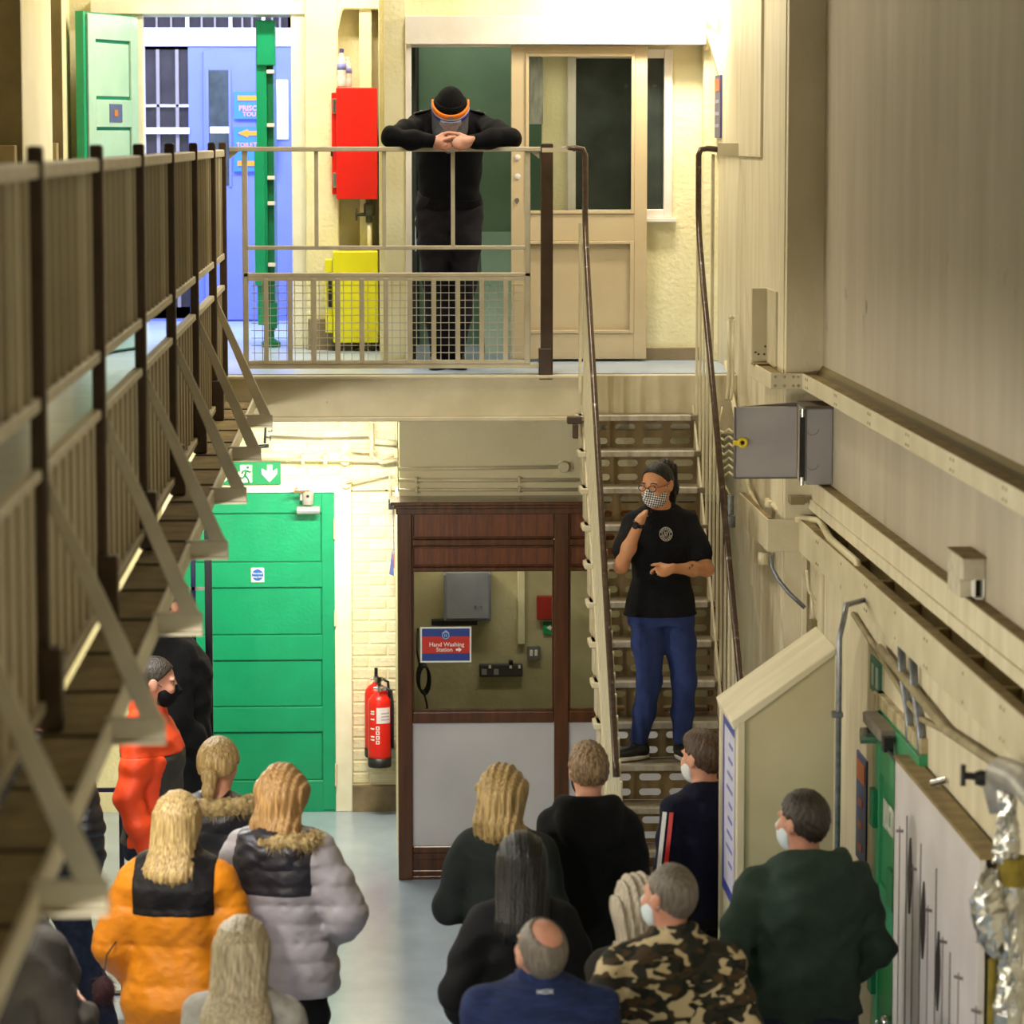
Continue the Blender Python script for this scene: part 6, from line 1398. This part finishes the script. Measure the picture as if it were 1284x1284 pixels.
f = Field(p.hc-np.array([.25, .25, .35]), p.hc+.22, .006)
f.ell(p.Hp((0, -.085, .085)), (.035, .038, .035), None, .01)
b0 = p.Hp((0, -.105, .085)); f.chain([b0, p.Hp((0, -.145, .05)), p.Hp((0, -.15, -.05)), p.Hp((0, -.135, -.17))], [.030, .036, .034, .016], .02)
f.disp(lambda x, y, z: .003*np.sin(x*260+2*np.sin(z*20))+.002*np.sin(y*300)); f.build('pony_tail', HAIRS['black'], p.root)
MSK = bpy.data.materials.new('checked_mask_cloth'); MSK.use_nodes = True
nt = MSK.node_tree; ck = nt.nodes.new('ShaderNodeTexChecker'); ck.inputs['Scale'].default_value = 120; ck.inputs[1].default_value = S('#e6e4e2'); ck.inputs[2].default_value = S('#2c2c33')
tc = nt.nodes.new('ShaderNodeTexCoord'); mpn = nt.nodes.new('ShaderNodeMapping'); mpn.inputs['Scale'].default_value = (1, 0, 1); mpn.inputs['Rotation'].default_value = (0, .6, 0); nt.links.new(tc.outputs['Object'], mpn.inputs[0]); nt.links.new(mpn.outputs[0], ck.inputs[0]); nt.links.new(ck.outputs[0], nt.nodes['Principled BSDF'].inputs['Base Color']); nt.nodes['Principled BSDF'].inputs['Roughness'].default_value = .85
p.mask(MSK); p.eyes('#3a281a')
GL = mat('dark_red_spectacles', '#2a1418', rough=.25); GLR = mat('red_spectacle_arm', '#a82a28', rough=.3)
for sg in (-1, 1):
    pts = [tuple(p.Hp((sg*.033+.023*math.cos(a), .108-.10*abs(sg*.033+.023*math.cos(a))**1.6*2.2, .004+.017*math.sin(a)))) for a in np.linspace(0, 2*math.pi, 17)[:-1]]
    MB().tube(pts, .0024, 6, closed=True).build('spectacle_rim', GL, p.root, smooth=True)
    MB().tube([tuple(p.Hp((sg*.056, .094, .008))), tuple(p.Hp((sg*.077, .05, .010))), tuple(p.Hp((sg*.084, -.01, .012)))], .0024, 6).build('spectacle_arm', GLR, p.root, smooth=True)
MB().tube([tuple(p.Hp((-.011, .110, .006))), tuple(p.Hp((0, .113, .009))), tuple(p.Hp((.011, .110, .006)))], .002, 6).build('spectacle_bridge', GL, p.root)
for sg in (-1, 1): MB().tube([tuple(p.Hp((sg*.018, .098, .027))), tuple(p.Hp((sg*.034, .097, .032))), tuple(p.Hp((sg*.052, .086, .026)))], .003, 6).build('eyebrow', HAIRS['black'], p.root)
# watch
el, wr = p.arm['R'][1], p.arm['R'][2]; d = nz3(wr-el); c = wr-d*.02
mbw = MB().tube([tuple(c-d*.011), tuple(c+d*.011)], [.031, .030], 16); mbw.build('watch_strap', BLACK, p.root, smooth=True)
oc = nz3(np.array([-.45, -1, .2])-d*(np.array([-.45, -1, .2])@d)); MB().tube([tuple(c+oc*.026), tuple(c+oc*.040)], .019, 16).build('watch_case', mat('dark_watch_metal', '#3a3836', rough=.25, metal=.8), p.root); MB().tube([tuple(c+oc*.0395), tuple(c+oc*.041)], .015, 16).build('watch_dial', BLACK, p.root)
# tattoo patch, tee print: real printed shapes laid on the cloth
def front_point(fld, x, z, d=(0, -1, 0), y0=None):
    # march from the front of a field to its surface
    y = fld.lo[1]
    while y < fld.lo[1]+fld.h*fld.n[1]:
        i = ((np.array([x, y, z])-fld.lo)/fld.h).round().astype(int)
        if (i >= 0).all() and (i < fld.n).all() and fld.F[tuple(i)] < 0: return y
        y += fld.h*.5
    return None
fT = p.topf
cx, cz_ = A(836, 671, 17.12)
def on_tee(name, pts2, faces, m):
    V = []
    for x, z in pts2:
        y = front_point(fT, x, z); V.append((x, (y if y else 17.1)-.0075, z))
    link_mesh(name, V, faces, m, p.root)
LOGO = mat('pale_tee_print', '#c9c4ba', rough=.7)
R1, R2, N_ = .034, .031, 28
ring = [(cx+r*math.cos(2*math.pi*i/N_), cz_+r*math.sin(2*math.pi*i/N_)) for i in range(N_) for r in (R1, R2)]
on_tee('printed_ring', ring, [(2*i, 2*i+1, (2*i+3) % (2*N_), (2*i+2) % (2*N_)) for i in range(N_)], LOGO)
ring = [(cx+r*math.cos(2*math.pi*i/N_), cz_+r*math.sin(2*math.pi*i/N_)) for i in range(N_) for r in (.021, .0185)]
on_tee('printed_ring', ring, [(2*i, 2*i+1, (2*i+3) % (2*N_), (2*i+2) % (2*N_)) for i in range(N_)], LOGO)
for i in range(16):
    a = 2*math.pi*i/16; q = [(cx+r*math.cos(a+da), cz_+r*math.sin(a+da)) for r in (.0235, .0295) for da in (-.12, .12)]
    if i % 8 != 0: on_tee('printed_letter', q, [(0, 1, 3, 2)], LOGO)
for k_, (xa, xb) in enumerate(((-.011, -.007), (-.003, .001), (.005, .009))):
    on_tee('printed_bar', [(cx+xa-.004, cz_-.012), (cx+xb-.004, cz_-.012), (cx+xb+.004, cz_+.012), (cx+xa+.004, cz_+.012)], [(0, 1, 2, 3)], LOGO)
xa, za = A(800, 671, 17.0); xb, zb = A(809, 666, 17.0)
on_tee('pocket_pen', [(xa, za), (xb, zb), (xb-.002, zb+.009), (xa-.002, za+.009)], [(0, 1, 2, 3)], SW)
tt = A(866, 710, 17.05); fB = p.bodyf
TAT = mat('faded_tattoo', '#5a4438', rough=.6)
for dx, dz_ in ((-.012, 0), (0, .006), (.01, -.002), (.002, -.012)):
    V = []
    for a in range(7):
        x = tt[0]+dx+.009*math.cos(a*2*math.pi/7); z = tt[1]+dz_+.008*math.sin(a*2*math.pi/7); y = front_point(fB, x, z); V.append((x, (y if y else 17.1)-.0045, z))
    if max(v[1] for v in V)-min(v[1] for v in V) < .02: link_mesh('tattoo_mark', V, [tuple(range(7))], TAT, p.root)
q0 = p.T((-.16*p.k, -.02, .86*p.k)); MB().box(q0[0]-.008, q0[0]+.008, q0[1]-.06, q0[1]-.055, q0[2]-.30, q0[2]).box(q0[0]-.012, q0[0]+.012, q0[1]-.062, q0[1]-.053, q0[2]-.33, q0[2]-.30).build('hanging_strap', BLACK, p.root)

# emblem on the back of the blue sports top
ex_, ez_ = A(684, 1247, 10.97)
lg = MB()
for sg in (-1, 1):
    pts = []
    for a in np.linspace(0, math.pi, 11):
        x = ex_+math.cos(a)*.025; z = ez_+sg*.006-sg*math.sin(a)*.011; y = front_point(navy.topf, x, z); pts.append((x, (y if y else 10.95)-.007, z))
    lg.tube(pts, .0024, 6)
lg.build('emblem', mat('silver_print', '#b9bcc4', rough=.4), navy.root)
# ---- officer leaning on the landing rail
EL = 4.216+.042
p = Fig('prison officer in black jumper and visor leaning on the landing rail', (.455, 19.64, ZL), 180, 1.76, build=1.05, lean=15, turn=0, nod=28, skin=SKINR, h=.005, hscale=1.0, hoff=(0, -.045, -.105),
        legs=dict(L=[(-.085, .05, .50), (-.03, .02, .085), (-.2, 1, 0)], R=[(.08, .045, .50), (.06, .03, .085), (.15, 1, 0)]))
k = p.k
setarm('R', (.125, 19.16, EL+.012), (.352, 19.07, EL-.008)); setarm('L', (.785, 19.16, EL+.012), (.560, 19.07, EL-.008))
p.body(hands=[dict(wrist=(.352, 19.07, EL-.010), axis=(1, -.05, -.16), normal=(0, 1, -.35), thumb=(0, .2, 1), curls=[(10, 18, 12), (14, 20, 14), (18, 22, 16), (26, 26, 18)], scale=1.06, fr=.98, spread=1.32),
              dict(wrist=(.560, 19.062, EL-.004), axis=(-1, -.26, -.24), normal=(0, 1, -.35), thumb=(0, .2, 1), curls=[(14, 22, 14), (18, 24, 16), (24, 28, 18), (30, 30, 20)], scale=1.06, fr=.98, spread=1.32)])
JMP = mat('black_ribbed_jumper', '#0c0c0f', '#111116', rough=.85, spec=.12, scale=60, stretch=(6, 6, .3), bump=.4, bscale=60)
p.top(JMP, 'jumper', e=.013, hem=.93, sl=.94, se=.008, fold=.005, band=JMP, neck=1.48)
p.trousers(cloth('black_uniform_trousers', '#17151c', '#1f1c24', scale=6), e=.010, name='trousers'); p.shoes(mat('polished_black_shoe', '#0c0c0e', rough=.2), sole=BLACK)
for q in 'LR':
    a = p.T((np.sign(p.sh[q][0])*.085*k, -.02*k, 1.475*k)); b = p.T((np.sign(p.sh[q][0])*.20*k, -.0*k, 1.452*k)); d = b-a; u = np.array([0, 0, 1.]); sd = nz3(np.cross(d, u))*.026
    V = [a-sd, a+sd, b+sd, b-sd]; V = V+[v+u*.012 for v in V]
    link_mesh('epaulette', V, [(0, 3, 2, 1), (4, 5, 6, 7), (0, 1, 5, 4), (1, 2, 6, 5), (2, 3, 7, 6), (3, 0, 4, 7)], mat('black_epaulette', '#16161a', rough=.4), p.root, bevel=.004)
    mb = MB(); mb.lathe(tuple(a*.35+b*.65+u*.012), [(.007, 0), (.006, .004)], 10); mb.build('epaulette_badge', CHROME, p.root)
# beanie
f = Field(p.hc-.18, p.hc+.2, .006); q = p.hs
f.ell(p.Hp((0, -.012, .026)), np.array([.085, .105, .112])*q, p.FH, .01); n = nz3(-p.FH[2]+.28*p.FH[1]); f.half(n, n@p.Hp((0, .05, .048)))
g = f.copy(); g.F -= .008; g.half(p.FH[2]-.28*p.FH[1], (p.FH[2]-.28*p.FH[1])@p.Hp((0, .05, .082)))
KN = mat('black_knit_hat', '#0c0c0e', '#131316', rough=.95, spec=.12, scale=50, stretch=(4, 4, 1), bump=.5, bscale=70)
f.build('beanie', KN, p.root); g.build('beanie_cuff', KN, p.root)
# visor: blue band, orange sponge, clear bent sheet
def band(nm, z0, z1, rr, m, a0=-100, a1=100, cy=-.008, yx=1.18, th=.0):
    V = []; n = 24
    for i in range(n+1):
        a = math.radians(a0+(a1-a0)*i/n)
        for z in (z0, z1): V.append(p.Hp((rr*math.sin(a), cy+rr*yx*math.cos(a), z)))
    o = link_mesh(nm, V, [(2*i, 2*i+2, 2*i+3, 2*i+1) for i in range(n)], m, p.root, smooth=True)
    sd = o.modifiers.new('solid', 'SOLIDIFY'); sd.thickness = th or .002; return o
band('orange_headband', .030, .062, .095, mat('orange_foam', '#f07a12', rough=.7), th=.010, a0=-98, a1=98)
band('white_edge', .024, .032, .101, SW, th=.004)
band('blue_band', .002, .026, .104, mat('violet_blue_print', '#2c2a9c', rough=.3), th=.003)
band('lettering_plate', .005, .021, .1065, mat('pale_blue_plate', '#cfd6f0', rough=.4), a0=-32, a1=32, th=.002)
VIS = mat('clear_visor', '#c4c6dc', rough=.06, alpha=.32, spec=.6)
V = []; nA, nZ = 24, 8
for j in range(nZ+1):
    t = j/nZ; z = .024-.235*t; half = 88*(1 if t < .72 else math.sqrt(max(.02, 1-((t-.72)/.285)**2)))
    for i in range(nA+1):
        a = math.radians(-half+2*half*i/nA); V.append(p.Hp((.1035*math.sin(a), -.008+.1035*1.18*math.cos(a)+.01*t, z)))
link_mesh('visor_sheet', V, [(j*(nA+1)+i, j*(nA+1)+i+1, (j+1)*(nA+1)+i+1, (j+1)*(nA+1)+i) for j in range(nZ) for i in range(nA)], VIS, p.root, smooth=True)
c_ = p.Hp((0, .118, .013)); Rm = Matrix((tuple(-p.FH[0]), tuple(p.FH[2]), tuple(p.FH[1]))).transposed()
text('lettering', 'FACE SHIELD', mat('plate_ink', '#24305e', rough=.5), p.root, tuple(p.Hp((0, .1195, .0125))), .0125, Rm.to_euler())
c_ = p.Hp((0, .112, .046)); g = Field(c_-.04, c_+.04, .003); g.ell(c_, np.array([.020, .006, .014]), p.FH, 0); g.build('hat_badge', mat('dull_silver_badge', '#8d8f92', rough=.35, metal=.8), p.root)
p.eyes()
MB().tube([tuple(p.T((.17*k, .02*k, .95*k))), tuple(p.T((.19*k, .03*k, .85*k))), tuple(p.T((.19*k, .02*k, .66*k)))], .005, 6).build('key_chain', CHROME, p.root, smooth=True)
